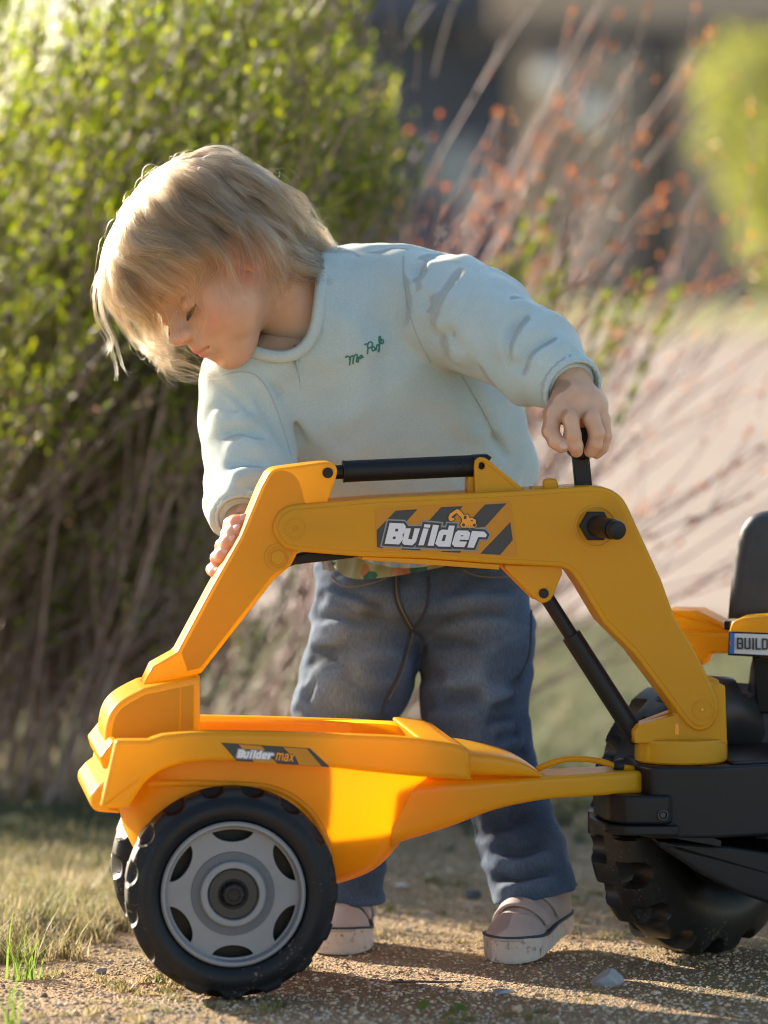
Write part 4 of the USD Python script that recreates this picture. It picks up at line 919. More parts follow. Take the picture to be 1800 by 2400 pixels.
M['sweat'] = mat('sweatshirt', {'g': ('texture_coordinate', {}), 'n': ('noise_texture', {'scale': 900.0, 'detail': 3.0}), 'n2': ('noise_texture', {'scale': 25.0, 'detail': 4.0}), 'r': ('rgb_ramp', {'ramp': [(.3, (.39, .475, .468)), (.7, (.432, .515, .508))]}),
     'n3': ('noise_texture', {'scale': 1000.0, 'detail': 1.0}), 'r3': ('rgb_ramp', {'ramp': [(.3, (.87, .87, .87)), (.7, (1.06, 1.06, 1.06))]}), 'x': ('mix_color', {'blend_type': 'multiply', 'fac': 1.0}),
     'b': ('bump', {'strength': .18, 'distance': .0010}), 'p': ('principled_bsdf', {'roughness': .92, 'sheen_weight': .25, 'sheen_roughness': .5, 'specular_ior_level': .15})},
     [('g.object', 'n.vector'), ('g.object', 'n2.vector'), ('g.object', 'n3.vector'), ('n.fac', 'b.height'), ('b.normal', 'p.normal'), ('n2.fac', 'r.fac'), ('n3.fac', 'r3.fac'), ('r.color', 'x.a'), ('r3.color', 'x.b'), ('x.result', 'p.base_color')], 'p.BSDF')
M['seam'] = principled('seam_thread', (.30, .37, .39), .9)
swp = part('sweatshirt', sw, M['sweat'], CH, smooth=True, label='pale blue sweatshirt with small green script on the chest')
swT = trimesh.Trimesh(sw[0], sw[1], process=False)
from trimesh.ray.ray_triangle import RayMeshIntersector
def onto(mesh, pts, lift=.0004):
    """Photo points laid on the front of a mesh."""
    o = np.tile(CAM, (len(pts), 1)); d = np.array([ray(x, y) for x, y in pts]); d /= np.linalg.norm(d, axis=1, keepdims=True)
    ri = RayMeshIntersector(mesh); out = []
    loc, ir, it = ri.intersects_location(o, d, multiple_hits=False)
    got = {i: (l, mesh.face_normals[t]) for l, i, t in zip(loc, ir, it)}
    return [got[i][0] - d[i] * lift if i in got else None for i in range(len(pts))]
def stroke(mesh, pts, r, lift=.0003, n=24, smooth=True):
    p = curve(pts, n) if smooth and len(pts) > 2 else np.array([np.array(pts[0]) + (np.array(pts[-1]) - pts[0]) * t for t in np.linspace(0, 1, n)])
    q = [x for x in onto(mesh, p, lift) if x is not None]
    return tube(np.array(q), r, 6) if len(q) > 2 else None
# collar rib, cuffs, hem
def rib(path, r, squash): return tube(path, r, 14, squash=squash)
cu = curve([(607, 838), (640, 834), (690, 814), (730, 775), (762, 720), (784, 655), (793, 615), (806, 592)], 60)
cq = [x for x in onto(swT, [tuple(c) for c in cu], .0015) if x is not None]
# ring of the collar: the opening's edge in 3-D
e1 = np.cross(COL_N, [0, 1.0, 0]); e1 /= np.linalg.norm(e1); e2 = np.cross(COL_N, e1)
reach = []
tha = np.linspace(0, 2 * math.pi, 80, endpoint=False)
for t in tha:
    o = NB2 + (math.cos(t) * e1 + math.sin(t) * e2) * .0625 + COL_N * .075; s = np.linspace(0, .16, 160); dd = sweater_sdf(o - COL_N * s[:, None]); k = np.nonzero(dd < .0015)[0]
    reach.append(s[k[0]] if len(k) else np.nan)
reach = np.array(reach); good = np.isfinite(reach); reach = np.interp(np.arange(80), np.nonzero(good)[0], reach[good])
reach = gaussian_filter1d(median_filter(reach, 15, mode='wrap'), 3, mode='wrap')
ringp = NB2 + (np.cos(tha)[:, None] * e1 + np.sin(tha)[:, None] * e2) * .0625 + COL_N * (.075 - reach)[:, None]
rp = curve(ringp[::2], 120, closed=True); rp = np.vstack([rp, rp[:2]])
part('collar', tube(rp, .0066, 12), M['sweat'], swp, smooth=True)
def cuff(c, n, r, length):
    a = c - n * length; ring_ = []
    u = np.cross(n, [0, 1.0, 0]); u /= np.linalg.norm(u); v = np.cross(n, u); th = np.arange(96) * 2 * math.pi / 96
    prof = [(0, r * .80), (0, r * .93), (-.001, r * .985), (.15, r), (.5, r * 1.03), (.85, r * 1.03), (1.0, r * .99), (1.02, r * .93), (1.0, r * .86), (.6, r * .84)]
    return loft([a + n * length * t + q * (1 + .012 * np.cos(th * 24))[:, None] * (np.cos(th)[:, None] * u + np.sin(th)[:, None] * v) for t, q in prof], caps=False)
part('cuff', cuff(endL + nL * .004, nL, .0325, .034), M['sweat'], swp, smooth=True)
part('cuff', cuff(endR + nR * .002, nR, .0310, .026), M['sweat'], swp, smooth=True)
seams = [stroke(swT, s, .0006, .0001, 50) for s in ([(946, 600), (946, 640), (955, 710), (975, 780), (1010, 850)], [(520, 880), (560, 872), (600, 880), (640, 940), (688, 1085)], [(1082, 880), (1130, 960), (1165, 1030)])]
for s in seams:
    if s: part('seam', s, M['seam'], swp)
# the embroidered words on the chest, drawn as single strokes
TH = principled('green_thread', (.03, .16, .12), .7); sc_ = 800 / 1659
def tp_(pts): return [(700 + x * sc_, 500 + y * sc_) for x, y in pts]
script = [
 [(228, 702), (236, 694), (247, 700), (247, 738)], [(247, 712), (256, 694), (264, 692), (266, 706), (264, 732)], [(266, 708), (274, 688), (283, 686), (284, 700), (282, 722), (290, 722)],
 [(290, 722), (292, 704), (294, 698), (300, 700), (300, 708)], [(300, 694), (304, 690), (308, 692), (308, 700), (316, 698)],
 [(320, 640), (328, 634), (334, 640), (334, 684)], [(334, 640), (344, 626), (356, 628), (358, 642), (350, 652), (336, 656)],
 [(368, 650), (360, 648), (356, 658), (360, 668), (368, 664), (371, 652), (371, 662), (377, 664)], [(377, 664), (379, 646), (381, 640), (388, 642), (388, 648)],
 [(384, 672), (392, 650), (396, 622), (398, 602), (393, 598), (390, 610), (392, 636), (392, 662), (388, 676)], [(386, 640), (401, 630)],
 [(408, 612), (402, 616), (401, 628), (406, 634), (411, 626), (411, 614)]]
st_ = [stroke(swT, tp_(s), .00085, .0001, 26) for s in script]
for s in st_:
    if s: part('stitched_letter', s, TH, swp)

# T-shirt tail showing under the sweatshirt
hemp = curve([(757, 1312), (800, 1345), (850, 1358), (930, 1352), (1010, 1338), (1050, 1318)], 40)
def sheet(top, bot, Y0, Y1, n=40, rows=8, wav=.004, seed=1):
    t, b = curve(top, n), curve(bot, n); V = []
    for r in range(rows):
        k = r / (rows - 1); row = t * (1 - k) + b * k
        V += [at(x, y, Y0 + (Y1 - Y0) * k + wav * math.sin(i * .9 + seed) * k) for i, (x, y) in enumerate(row)]
    V = np.array(V); i, j = np.meshgrid(np.arange(rows - 1), np.arange(n - 1), indexing='ij'); q = np.stack([i * n + j, i * n + j + 1, (i + 1) * n + j + 1, (i + 1) * n + j], -1).reshape(-1, 4)
    V2 = V + np.array([0, .0025, 0]); m = len(V)
    return join((V, q), (V2, q[:, ::-1]))
M['tee'] = mat('printed_tee', {'g': ('texture_coordinate', {}), 'v': ('voronoi_texture', {'scale': 62.0}), 'r': ('rgb_ramp', {'ramp': [(0, (.36, .40, .27)), (.55, (.40, .43, .30)), (.62, (.05, .18, .11)), (.74, (.48, .24, .14)), (.85, (.42, .45, .32))], 'interpolate': False}),
    's': ('separate_color', {}), 'p': ('principled_bsdf', {'roughness': .9})}, [('g.object', 'v.vector'), ('v.color', 's.color'), ('s.r', 'r.fac'), ('r.color', 'p.base_color')], 'p.BSDF')
part('tee_shirt', sheet([(770, 1270), (850, 1280), (940, 1280), (1060, 1270)], [(778, 1322), (812, 1352), (905, 1353), (1040, 1328)], .196, .178), M['tee'], CH, smooth=True, label='green patterned shirt tail')
part('shirt_hem', sheet([(800, 1270), (870, 1280), (950, 1280), (1075, 1270)], [(830, 1305), (900, 1326), (980, 1330), (1058, 1314)], .186, .172, seed=3), M['sweat'], swp, smooth=True)
part('knit_waistband', sheet([(752, 1295), (775, 1296), (800, 1300), (830, 1306)], [(757, 1336), (780, 1338), (800, 1340), (835, 1344)], .205, .200, n=24, wav=.0015), principled('waistband_knit', (.42, .40, .40), .9, var=(300, (.12, .14, .2))), CH, smooth=True)

# jeans
leg = {}
leg[1] = Chain([at(1085, 1345, .275), at(1113, 1470, .272), at(1116, 1580, .262), at(1110, 1665, .255), at(1140, 1760, .250), at(1192, 1890, .240), at(1222, 1990, .216), at(1250, 2092, .190)], [.060, .0580, .0535, .0485, .0440, .0385, .0390, .0455])
leg[-1] = Chain([at(880, 1350, .275), at(868, 1450, .270), at(846, 1560, .262), at(804, 1660, .258), at(790, 1760, .262), at(800, 1900, .262), at(815, 2000, .25), at(824, 2105, .24)], [.060, .0580, .0545, .0490, .0440, .0385, .0355, .0345])
def jeans_base(P):
    d = cap(P, at(915, 1330, .275), at(1070, 1330, .275), .073, .073, (nY, 1.12)); d = sm(d, ell(P, at(985, 1392, .27), (.105, .075, .044)), .02)
    l1, l2 = leg[1].smooth(P, .02), leg[-1].smooth(P, .02)
    d = sm(d, sm(l1, l2, .004), .014)
    return d
def jc(*pts): return [(680 + x * .3737, 1300 + y * .3737) for x, y in pts]
def jd(*pts): return [(900 + x * .5425, 1650 + y * .5425) for x, y in pts]
je_spec = [(-.0040, .005, *jc((190, 215), (280, 215), (400, 260), (560, 330), (690, 420))), (.0035, .007, *jc((190, 245), (280, 245), (400, 290), (560, 365))), (-.0040, .005, *jc((165, 310), (260, 285), (380, 330), (560, 400), (690, 450))), (.0035, .008, *jc((160, 345), (270, 325), (400, 360), (560, 420))),
 (-.0035, .006, *jc((130, 440), (250, 400), (420, 400), (600, 440))), (.003, .008, *jc((120, 490), (250, 450), (420, 440))), (-.003, .006, *jc((105, 605), (250, 585), (450, 540))), (.003, .008, *jc((100, 560), (250, 540), (400, 510))), (-.003, .007, *jc((90, 700), (200, 650), (350, 650))), (.003, .010, *jc((80, 830), (200, 790), (400, 800))), (-.003, .006, *jc((60, 930), (150, 830), (130, 780))),
 (-.0035, .005, *jc((850, 470), (1000, 410), (1200, 375), (1480, 390))), (.003, .008, *jc((870, 500), (1000, 450), (1200, 410), (1480, 430))), (-.0035, .005, *jc((880, 300), (1000, 250), (1250, 225), (1480, 250))), (.003, .007, *jc((900, 330), (1000, 290), (1250, 265), (1480, 290))), (-.003, .005, *jc((850, 560), (1050, 545), (1250, 600))), (-.003, .005, *jc((1000, 200), (1200, 160), (1450, 190))),
 (-.0055, .006, *jc((1440, 900), (1350, 930), (1200, 970))), (.005, .008, *jc((1430, 850), (1330, 880), (1180, 920))), (-.0045, .006, *jc((1480, 760), (1390, 830), (1300, 850))), (-.0045, .006, *jc((1410, 1010), (1300, 1040), (1200, 1040))), (.005, .008, *jc((1420, 1060), (1330, 1080), (1220, 1080))), (-.0045, .006, *jc((1460, 1140), (1380, 1130), (1250, 1150))), (.005, .008, *jc((1480, 1190), (1400, 1170), (1280, 1190))), (-.004, .006, *jc((1500, 1240), (1420, 1210), (1300, 1230))), (.003, .012, *jc((920, 800), (1100, 780), (1300, 760))), (-.0028, .01, *jc((930, 880), (1100, 880), (1250, 860))),
 (-.0045, .006, *jd((455, 600), (560, 640), (650, 630), (740, 600))), (.004, .008, *jd((450, 650), (560, 690), (650, 680), (745, 640))), (-.005, .006, *jd((450, 740), (550, 760), (700, 725), (765, 700))), (.004, .007, *jd((470, 765), (560, 790), (700, 765), (770, 740))), (-.003, .006, *jd((420, 500), (520, 520), (690, 480)))]
je_creases = Creases(jeans_base, je_spec)
def jeans_sdf(P):
    d = jeans_base(P) - .0040 * cloth_noise(P, (40, 40, 60), 12) - .0022 * cloth_noise(P, (90, 90, 130), 13) - .0034 * np.exp(-((meshkit.noise(P * np.array([14., 14., 30.]), 31) - .5) / .11) ** 2) - 1.9 * je_creases(P)
    d = d - line_fold(P, at(925, 1360, .20), at(968, 1475, .212), .003, .006) - line_fold(P, at(1005, 1360, .20), at(985, 1470, .212), .003, .006) + line_fold(P, at(965, 1380, .195), at(970, 1450, .205), .003, .010)
    c = at(1248, 2099, .190); n = np.array([.18, 0, -1.0]); n /= np.linalg.norm(n)
    d = np.where(P[:, 0] > .02, np.maximum(d, (P - c) @ n), np.maximum(d, at(820, 2118, .24)[2] - P[:, 2]))
    return np.maximum(d, P[:, 2] - at(900, 1290, .27)[2])
lo, hi = bound(np.vstack([leg[1].p, leg[-1].p]), .085); hi[2] = at(900, 1285, .27)[2]
je = relax(largest(nets(jeans_sdf, lo, hi, .0034)), 3)
M['denim'] = mat('denim', {'at': ('attribute', {'attribute': 'tint'}), 'w': ('mix_color', {'blend_type': 'multiply', 'fac': 1.0, 'use_clamp_result': False}), 'g': ('texture_coordinate', {}), 'm': ('mapping', {'scale': (1.0, 1.0, .16)}), 'n': ('noise_texture', {'scale': 900.0, 'detail': 1.0}), 'n2': ('noise_texture', {'scale': 6.0, 'detail': 2.0, 'roughness': .5}),
     'r': ('rgb_ramp', {'ramp': [(.3, (.036, .058, .108)), (.52, (.052, .084, .150)), (.72, (.085, .125, .195))]}), 'r3': ('rgb_ramp', {'ramp': [(.3, (.78, .78, .78)), (.7, (1.20, 1.20, 1.19))]}), 'x': ('mix_color', {'blend_type': 'multiply', 'fac': 1.0, 'use_clamp_result': False}),
     'b': ('bump', {'strength': .12, 'distance': .0006}), 'p': ('principled_bsdf', {'roughness': .88, 'sheen_weight': .0, 'specular_ior_level': .2})},
     [('g.object', 'm.vector'), ('m.vector', 'n.vector'), ('g.object', 'n2.vector'), ('n2.fac', 'r.fac'), ('n.fac', 'r3.fac'), ('r.color', 'x.a'), ('r3.color', 'x.b'), ('x.result', 'w.a'), ('at.color', 'w.b'), ('w.result', 'p.base_color'), ('n.fac', 'b.height'), ('b.normal', 'p.normal')], 'p.BSDF')
jp = part('jeans', je, M['denim'], CH, smooth=True, label='faded blue denim jeans')
wear = np.clip(.88 + 130 * je_creases(je[0]) + .25 * np.exp(-((meshkit.noise(je[0] * np.array([14., 14., 30.]), 31) - .5) / .11) ** 2), .5, 1.9)[:, None] * np.ones((1, 3))
for a_, b_ in (((840, 1480), (800, 1660)), ((1120, 1450), (1112, 1680))):
    q_ = seg(je[0], at(*a_, .20), at(*b_, .20))[1]; fade = np.exp(-(np.linalg.norm(q_ * np.array([1, .6, 1]), axis=1) / .042) ** 2)[:, None]; wear = wear * (1 + fade * np.array([.95, .55, .15]))
tinted(jp, wear)
jeT = trimesh.Trimesh(je[0], je[1], process=False)
TD = principled('denim_seam', (.028, .036, .055), .85)
sd_ = [stroke(jeT, s, r, .0002, 50) for s, r in (([(922, 1350), (925, 1400), (940, 1440), (962, 1478)], .0016), ([(934, 1352), (938, 1400), (950, 1436), (968, 1470)], .0008), ([(1005, 1352), (1004, 1400), (990, 1445), (968, 1478)], .0016), ([(962, 1480), (950, 1530), (935, 1580), (905, 1640), (890, 1690)], .0022), ([(1246, 1400), (1244, 1480), (1238, 1540), (1215, 1590)], .0016), ([(962, 1478), (985, 1488), (992, 1500)], .0018))]
for s in sd_:
    if s: part('seam', s, TD, jp)
TS = principled('tan_stitching', (.20, .15, .10), .8)
for c in ([(1085, 1336), (1120, 1350), (1190, 1352), (1246, 1346)], [(928, 1350), (931, 1398), (945, 1436), (966, 1474)], [(968, 1484), (956, 1530), (941, 1580), (911, 1640)], [(775, 1352), (800, 1372), (850, 1372), (905, 1356)]):
    q_ = stroke(jeT, c, .0007, .0003, 50)
    if q_: part('stitching', q_, TS, jp)

# shoes, made in their own frame: x towards the toe, y to the wearer's left, z up
def shoe_up(p):
    d = cap(p, (-.040, 0, .028), (.034, .0, .020), .0295, .0220)
    d = sm(d, cap(p, (-.046, 0, .036), (-.042, 0, .058), .0275, .0250), .02)
    d = sm(d, cap(p, (-.030, 0, .046), (.026, 0, .026), .0230, .0180), .02)
    d = sm(d, ell(p, (.045, 0, .019), (.0285, .0290, .0165)), .010)
    return d
def shoe_out(p, grow=0.0):
    x, y = p[:, 0], p[:, 1]; w = np.interp(x, [-.075, -.045, -.01, .03, .05, .078], [.026, .0285, .0285, .034, .034, .027]) + grow
    q = np.clip(x, -.045, .046); return np.sqrt((np.maximum(np.abs(x - q), 0)) ** 2 + y ** 2) - w * 1.0
def sole_sdf(p): return smx(shoe_out(p), np.abs(p[:, 2] - .0100) - .0100 - .005 * sstep(.03, .075, p[:, 0]), .004)
def stripe_sdf(p): return np.maximum(np.maximum(shoe_out(p, .0008), np.abs(p[:, 2] - .0195 - .0045 * sstep(.03, .075, p[:, 0])) - .0012), -shoe_out(p, -.004))
def strap_sdf(x0, z0, tilt, hw_, seed):
    n = np.array([math.cos(tilt), 0, math.sin(tilt)])
    def f(p):
        k = (p - np.array([x0, 0, z0])) @ n ; d = np.abs(shoe_up(p) - .0032) - .0020
        d = smx(d, np.abs(k) - hw_ * (1 - .25 * sstep(.01, .035, p[:, 1])), .002); d = np.maximum(d, .026 - p[:, 2]); return np.maximum(d, -p[:, 1] - .036)
    return f
def toe_sdf(p): return np.maximum(np.maximum(np.abs(shoe_up(p) - .0008) - .0008, .046 - p[:, 0] - 4.0 * p[:, 1] ** 2 * 5), .02 - p[:, 2])
def tongue_sdf(p): return np.maximum(np.maximum(np.abs(shoe_up(p) - .0002) - .0007, np.abs(p[:, 1]) - .013), np.maximum(p[:, 0] - .034, -.01 - p[:, 0]))
blo, bhi = np.array([-.085, -.045, -.006]), np.array([.088, .045, .115])
def shoe_upper(p): return np.maximum(smx(shoe_up(p), shoe_out(p, -.0015), .006), .006 - p[:, 2])
SHOE = {'sole': relax(nets(sole_sdf, blo, bhi, .0016), 2), 'upper': relax(nets(shoe_upper, blo, bhi, .0018), 2), 'stripe': nets(stripe_sdf, blo, bhi, .0007), 'toe_cap': nets(toe_sdf, blo, bhi, .0009),
        'tongue': largest(nets(tongue_sdf, blo, bhi, .0009)), 'strap': nets(strap_sdf(.027, .040, -.35, .0075, 1), blo, bhi, .0011), 'strap2': nets(strap_sdf(.003, .052, -.40, .0075, 2), blo, bhi, .0011)}
M['shoe'] = principled('shoe_canvas', (.34, .275, .26), .85, bump=(1400, .3, .0006), var=(35, (.40, .33, .315)))
M['shoe_dark'] = principled('shoe_lining', (.20, .13, .13), .9)
M['sole'] = mat('shoe_rubber', {'g': ('texture_coordinate', {}), 'n': ('noise_texture', {'scale': 120.0, 'detail': 6.0, 'roughness': .7}), 'r': ('rgb_ramp', {'ramp': [(.34, (.20, .12, .06)), (.42, (.50, .42, .37)), (.75, (.58, .51, .47))]}),
     'w': ('wave_texture', {'scale': 260.0, 'bands_direction': 'diagonal'}), 'b': ('bump', {'strength': .25, 'distance': .0008}), 'p': ('principled_bsdf', {'roughness': .7})}, [('g.object', 'n.vector'), ('g.object', 'w.vector'), ('w.fac', 'b.height'), ('b.normal', 'p.normal'), ('n.fac', 'r.fac'), ('r.color', 'p.base_color')], 'p.BSDF')
M['stripe'] = principled('shoe_stripe', (.03, .035, .05), .6)
def place_shoe(toe, heel, label):
    toe, heel = np.asarray(toe), np.asarray(heel); fx = toe - heel; fx /= np.linalg.norm(fx); up = np.array([0, 0, 1.0]) - fx * fx[2]; up /= np.linalg.norm(up); ly = np.cross(up, fx); mid = (toe + heel) / 2
    tf = lambda m: (mid + m[0] @ np.stack([fx, ly, up]), m[1])
    sp = part('shoe', tf(SHOE['upper']), M['shoe'], CH, smooth=True, label=label)
    for nm, key, mm in (('sole', 'sole', 'sole'), ('stripe', 'stripe', 'stripe'), ('toe_cap', 'toe_cap', 'shoe'), ('tongue', 'tongue', 'shoe_dark'), ('strap', 'strap', 'shoe'), ('strap', 'strap2', 'shoe')):
        part(nm, tf(SHOE[key]), M[mm], sp, smooth=True)
toeL = np.array([(1186 - 900) / F * 5.11, .11, .002]); heelL = toeL + np.array([.058, .128, .020])
place_shoe(toeL, heelL, 'pink canvas shoe with two straps, whole in view')
toeR = np.array([(792 - 900) / F * 5.17, .175, .002]); place_shoe(toeR, toeR + np.array([.012, .146, .006]), 'pink canvas shoe half hidden by the wheel')
# ---------------------------------------------------------------- hair, strand by strand, in the head's frame
hr = np.random.default_rng(11)
hv, hfc = head; hq = (hv - HC) @ HR.T; htri = hq[hfc]
nrm = np.cross(htri[:, 1] - htri[:, 0], htri[:, 2] - htri[:, 0]); area = np.linalg.norm(nrm, axis=1) / 2; nrm /= 2 * area[:, None] + 1e-15; cen = htri.mean(1)
cmin = np.interp(cen[:, 0], [-.10, -.03, -.005, .010, .022, .032, .050, .070, .095], [-.060, -.058, -.050, -.034, -.022, .012, .036, .044, .048])
ok = (cen[:, 2] > cmin) & (np.linalg.norm((cen - [.008, .080, -.022]) / [1, .8, 1.25], axis=1) > .024) & (np.linalg.norm((cen - [.008, -.080, -.022]) / [1, .8, 1.25], axis=1) > .024) & (np.linalg.norm(cen, axis=1) < .125)
NG = 1650
wt_ = area * ok * (1 + 2.2 * sstep(.02, .05, cen[:, 0]) * sstep(.02, .04, cen[:, 2])); pick = hr.choice(len(cen), NG, p=wt_ / wt_.sum()); w_ = hr.dirichlet((1, 1, 1), NG)
root = (htri[pick] * w_[..., None]).sum(1); rn = nrm[pick]
grav = HR @ np.array([0, 0, -1.0])
def skull(p): return head_sdf(p @ HR + HC)
def unit(v): return v / (np.linalg.norm(v, axis=-1, keepdims=True) + 1e-12)
# the combing, read off the photograph: strands from the parting along the top down over the side, in close-up pixels
COMB = [[(600, 84), (800, 108), (950, 200), (1100, 340), (1200, 450), (1290, 540), (1420, 640)], [(560, 105), (720, 170), (880, 280), (1030, 400), (1160, 520), (1300, 620), (1410, 680)],
 [(500, 140), (640, 220), (800, 330), (930, 430), (1060, 560), (1150, 660), (1270, 720)], [(450, 170), (580, 260), (720, 360), (860, 440), (960, 540), (1020, 640), (1080, 740), (1160, 800), (1230, 780)],
 [(420, 200), (520, 290), (660, 390), (800, 450), (900, 540), (950, 650), (970, 760), (1020, 830)], [(380, 250), (480, 340), (600, 420), (740, 480), (810, 560), (850, 640), (880, 740), (920, 820)],
 [(340, 300), (440, 390), (560, 460), (690, 500), (770, 560), (770, 640), (710, 700)], [(300, 350), (400, 450), (520, 520), (650, 560), (735, 610), (720, 680), (650, 720)],
 [(260, 400), (340, 520), (440, 590), (560, 650), (650, 690), (690, 740), (650, 780)], [(230, 460), (290, 590), (380, 680), (470, 740), (540, 775), (585, 815), (570, 850)],
 [(200, 520), (240, 650), (310, 760), (390, 820), (440, 870), (430, 930)], [(165, 570), (190, 720), (250, 840), (330, 920), (385, 990), (390, 1070)],
 [(135, 640), (140, 780), (190, 900), (260, 1000), (330, 1080), (420, 1140), (520, 1180)], [(112, 700), (100, 820), (130, 940), (200, 1040), (260, 1130), (330, 1190), (390, 1210)],
 [(100, 760), (80, 880), (100, 970), (150, 1050), (190, 1130), (180, 1190)]]
gp, gt, gr = [], [], []
tw_s = np.linspace(4.85, 5.35, 160)
for c in COMB:
    c = curve([(180 + x * .422, 340 + y * .422) for x, y in c], 40); P3 = []
    for x, y in c:
        r = ray(x, y); pp = CAM + r * tw_s[:, None]; sd = head_sdf(pp); k = np.nonzero(sd < .010)[0]; k = k[0] if len(k) else int(np.argmin(sd)); P3.append(pp[k])
    P3 = gaussian_filter1d(np.array(P3), 2.0, axis=0); P3 = (P3 - HC) @ HR.T; dl_ = np.linalg.norm(np.diff(P3, axis=0), axis=1); rem = np.r_[np.cumsum(dl_[::-1])[::-1], 0]
    gp.append(P3); gt.append(unit(np.gradient(P3, axis=0))); gr.append(rem)
gp, gt, gr = np.vstack(gp), np.vstack(gt), np.concatenate(gr); comb_tree = cKDTree(gp)
L = np.clip(hr.normal(.132, .030, NG) + .02 * sstep(.05, .08, root[:, 0]), .06, .20)
lift = .0015 + .0095 * hr.random(NG) ** 1.4
steps = 20; G = np.zeros((steps, NG, 3)); p = root.copy(); G[0] = p; stop = np.full(NG, steps - 1); SDK = np.zeros((steps, NG))
phase = hr.random((NG, 3)) * 6.3; curl = hr.normal(0, 1, (NG, 3)); wn = hr.uniform(1.2, 2.6, NG)[:, None]; d = rn.copy(); tol = .0008 + .012 * hr.random(NG) ** 2
for k in range(1, steps):
    t = k / (steps - 1); e = .0015; mir = np.where(p[:, 1:2] < -.004 - .055 * sstep(.01, .05, p[:, :1]), -1.0, 1.0) * np.array([[0, 1.0, 0]]) + np.array([[1.0, 0, 1.0]])
    dd, ii = comb_tree.query(p * mir, k=6); w = 1 / (dd + .004) ** 2; w /= w.sum(1, keepdims=True)
    flow = unit((gt[ii] * w[..., None]).sum(1)) * mir; gpos = (gp[ii] * w[..., None]).sum(1) * mir; rem = (gr[ii] * w).sum(1); stop = np.where((rem < tol) & (stop == steps - 1), k, stop)
    sd = skull(p); n = unit(np.stack([skull(p + np.eye(3)[a] * e) - sd for a in range(3)], 1) / e)
    swirl = np.sin(t * 6.3 * wn + phase) * curl * (.12 + .36 * t)
    clump_n = np.stack([meshkit.noise(p * 38 + a * 11, 4) - .5 for a in range(3)], 1) * (.7 + .9 * t)
    c = flow * 1.25 + swirl + clump_n + grav * .16 * t
    c = c + n * (.55 * (1 - t) ** 2 + .55 * np.clip(((gpos - p) * n).sum(1) + lift - .007, -.012, .012)[:, None] / .012); c = unit(c)
    d = unit(d * .55 + c); p = p + d * (L / (steps - 1))[:, None]; sd = skull(p); p = p + n * np.maximum(.0012 - sd, 0)[:, None]; G[k] = p; SDK[k] = sd
cut0 = np.clip(stop / (steps - 1.0), .3, 1)
CHN = 24; NS = NG * CHN
gi = np.repeat(np.arange(NG), CHN); tt = np.linspace(0, 1, steps)[:, None, None]
u1 = unit(np.cross(rn, [0.3, 0.5, 0.8])); u2 = np.cross(rn, u1); rr = .0056 * np.sqrt(hr.random(NS)); aa = hr.random(NS) * 2 * math.pi
off = u1[gi] * (rr * np.cos(aa))[:, None] + u2[gi] * (rr * np.sin(aa))[:, None]
S_ = G[:, gi] + off[None] * (1 - (.20 + .50 * hr.random(NG))[gi][None, :, None] * tt ** 1.2)
lenf = 1 - .55 * hr.random(NS) ** 1.6
face = (G[..., 2] < .006 + .010 * hr.random(NG)) & (G[..., 0] > .040) & (G[..., 1] > -.012) & (SDK < .013)
hit = np.where(face.any(0), face.argmax(0), steps - 1); cut1 = np.clip(hit / (steps - 1.0), .3, 1)
lenf = lenf * np.minimum(cut0[gi], np.where(hr.random(NS) < .12, 1, cut1[gi]))
# shorter children stop earlier along their guide
idx = tt[:, :, 0] * lenf[None] * (steps - 1); i0 = np.minimum(idx.astype(int), steps - 2); fr_ = idx - i0
S_ = np.take_along_axis(S_, i0[..., None], 0) * (1 - fr_)[..., None] + np.take_along_axis(S_, (i0 + 1)[..., None], 0) * fr_[..., None]
ph = hr.random((NS, 3)) * 50
wav = np.stack([meshkit.noise(np.concatenate([tt[:, 0, :] * 3.2 + np.zeros((steps, 1)), np.zeros((steps, 2))], 1)[:, None, :] + ph[None, :, :] + a * 17, 2) - .5 for a in range(3)], -1)
amp = np.where(hr.random(NS) < .06, .034, .0080); S_ = S_ + wav * tt * amp[None, :, None]
# stray strands at the crown and nape
world = (S_.transpose(1, 0, 2) @ HR + HC)
wid = np.broadcast_to((.00025 * (1 - .72 * np.linspace(0, 1, steps) ** 1.5))[None], (NS, steps)) * (.75 + .5 * hr.random((NS, 1)))
def curves(name, pts, widths, material, parent, kind=None, label=None):
    pp = str(parent.GetPath()) if parent is not None else '/World'; o = ORIGIN.get('/'.join(pp.split('/')[:3]), np.zeros(3))
    c = UsdGeom.BasisCurves.Define(stage, numbered(pp, name)); c.CreateTypeAttr('linear')
    c.CreatePointsAttr(Vt.Vec3fArray.FromNumpy((pts.reshape(-1, 3) - o).astype(np.float32))); c.CreateCurveVertexCountsAttr(Vt.IntArray.FromNumpy(np.full(len(pts), pts.shape[1], np.int32)))
    c.CreateWidthsAttr(Vt.FloatArray.FromNumpy(np.asarray(widths, np.float32).ravel())); c.SetWidthsInterpolation('vertex')
    UsdShade.MaterialBindingAPI.Apply(c.GetPrim()).Bind(material); return put(c.GetPrim(), label=label, kind=kind)
NF = 260; fr0 = hr.choice(NG, NF); f0 = root[fr0]; fd = unit(rn[fr0] * .9 + hr.normal(0, .55, (NF, 3))); fb = hr.normal(0, .9, (NF, 3)); FP = [f0]; q_ = f0; fl_len = hr.uniform(.018, .055, NF)
for k in range(1, steps):
    flow = gt[comb_tree.query(q_)[1]]; fd = unit(fd + .16 * flow + .045 * fb * math.sin(k * .5) + .07 * grav); q_ = q_ + fd * (fl_len / (steps - 1))[:, None]; q_ = q_ + rn[fr0] * np.maximum(.004 - skull(q_), 0)[:, None]; FP.append(q_)
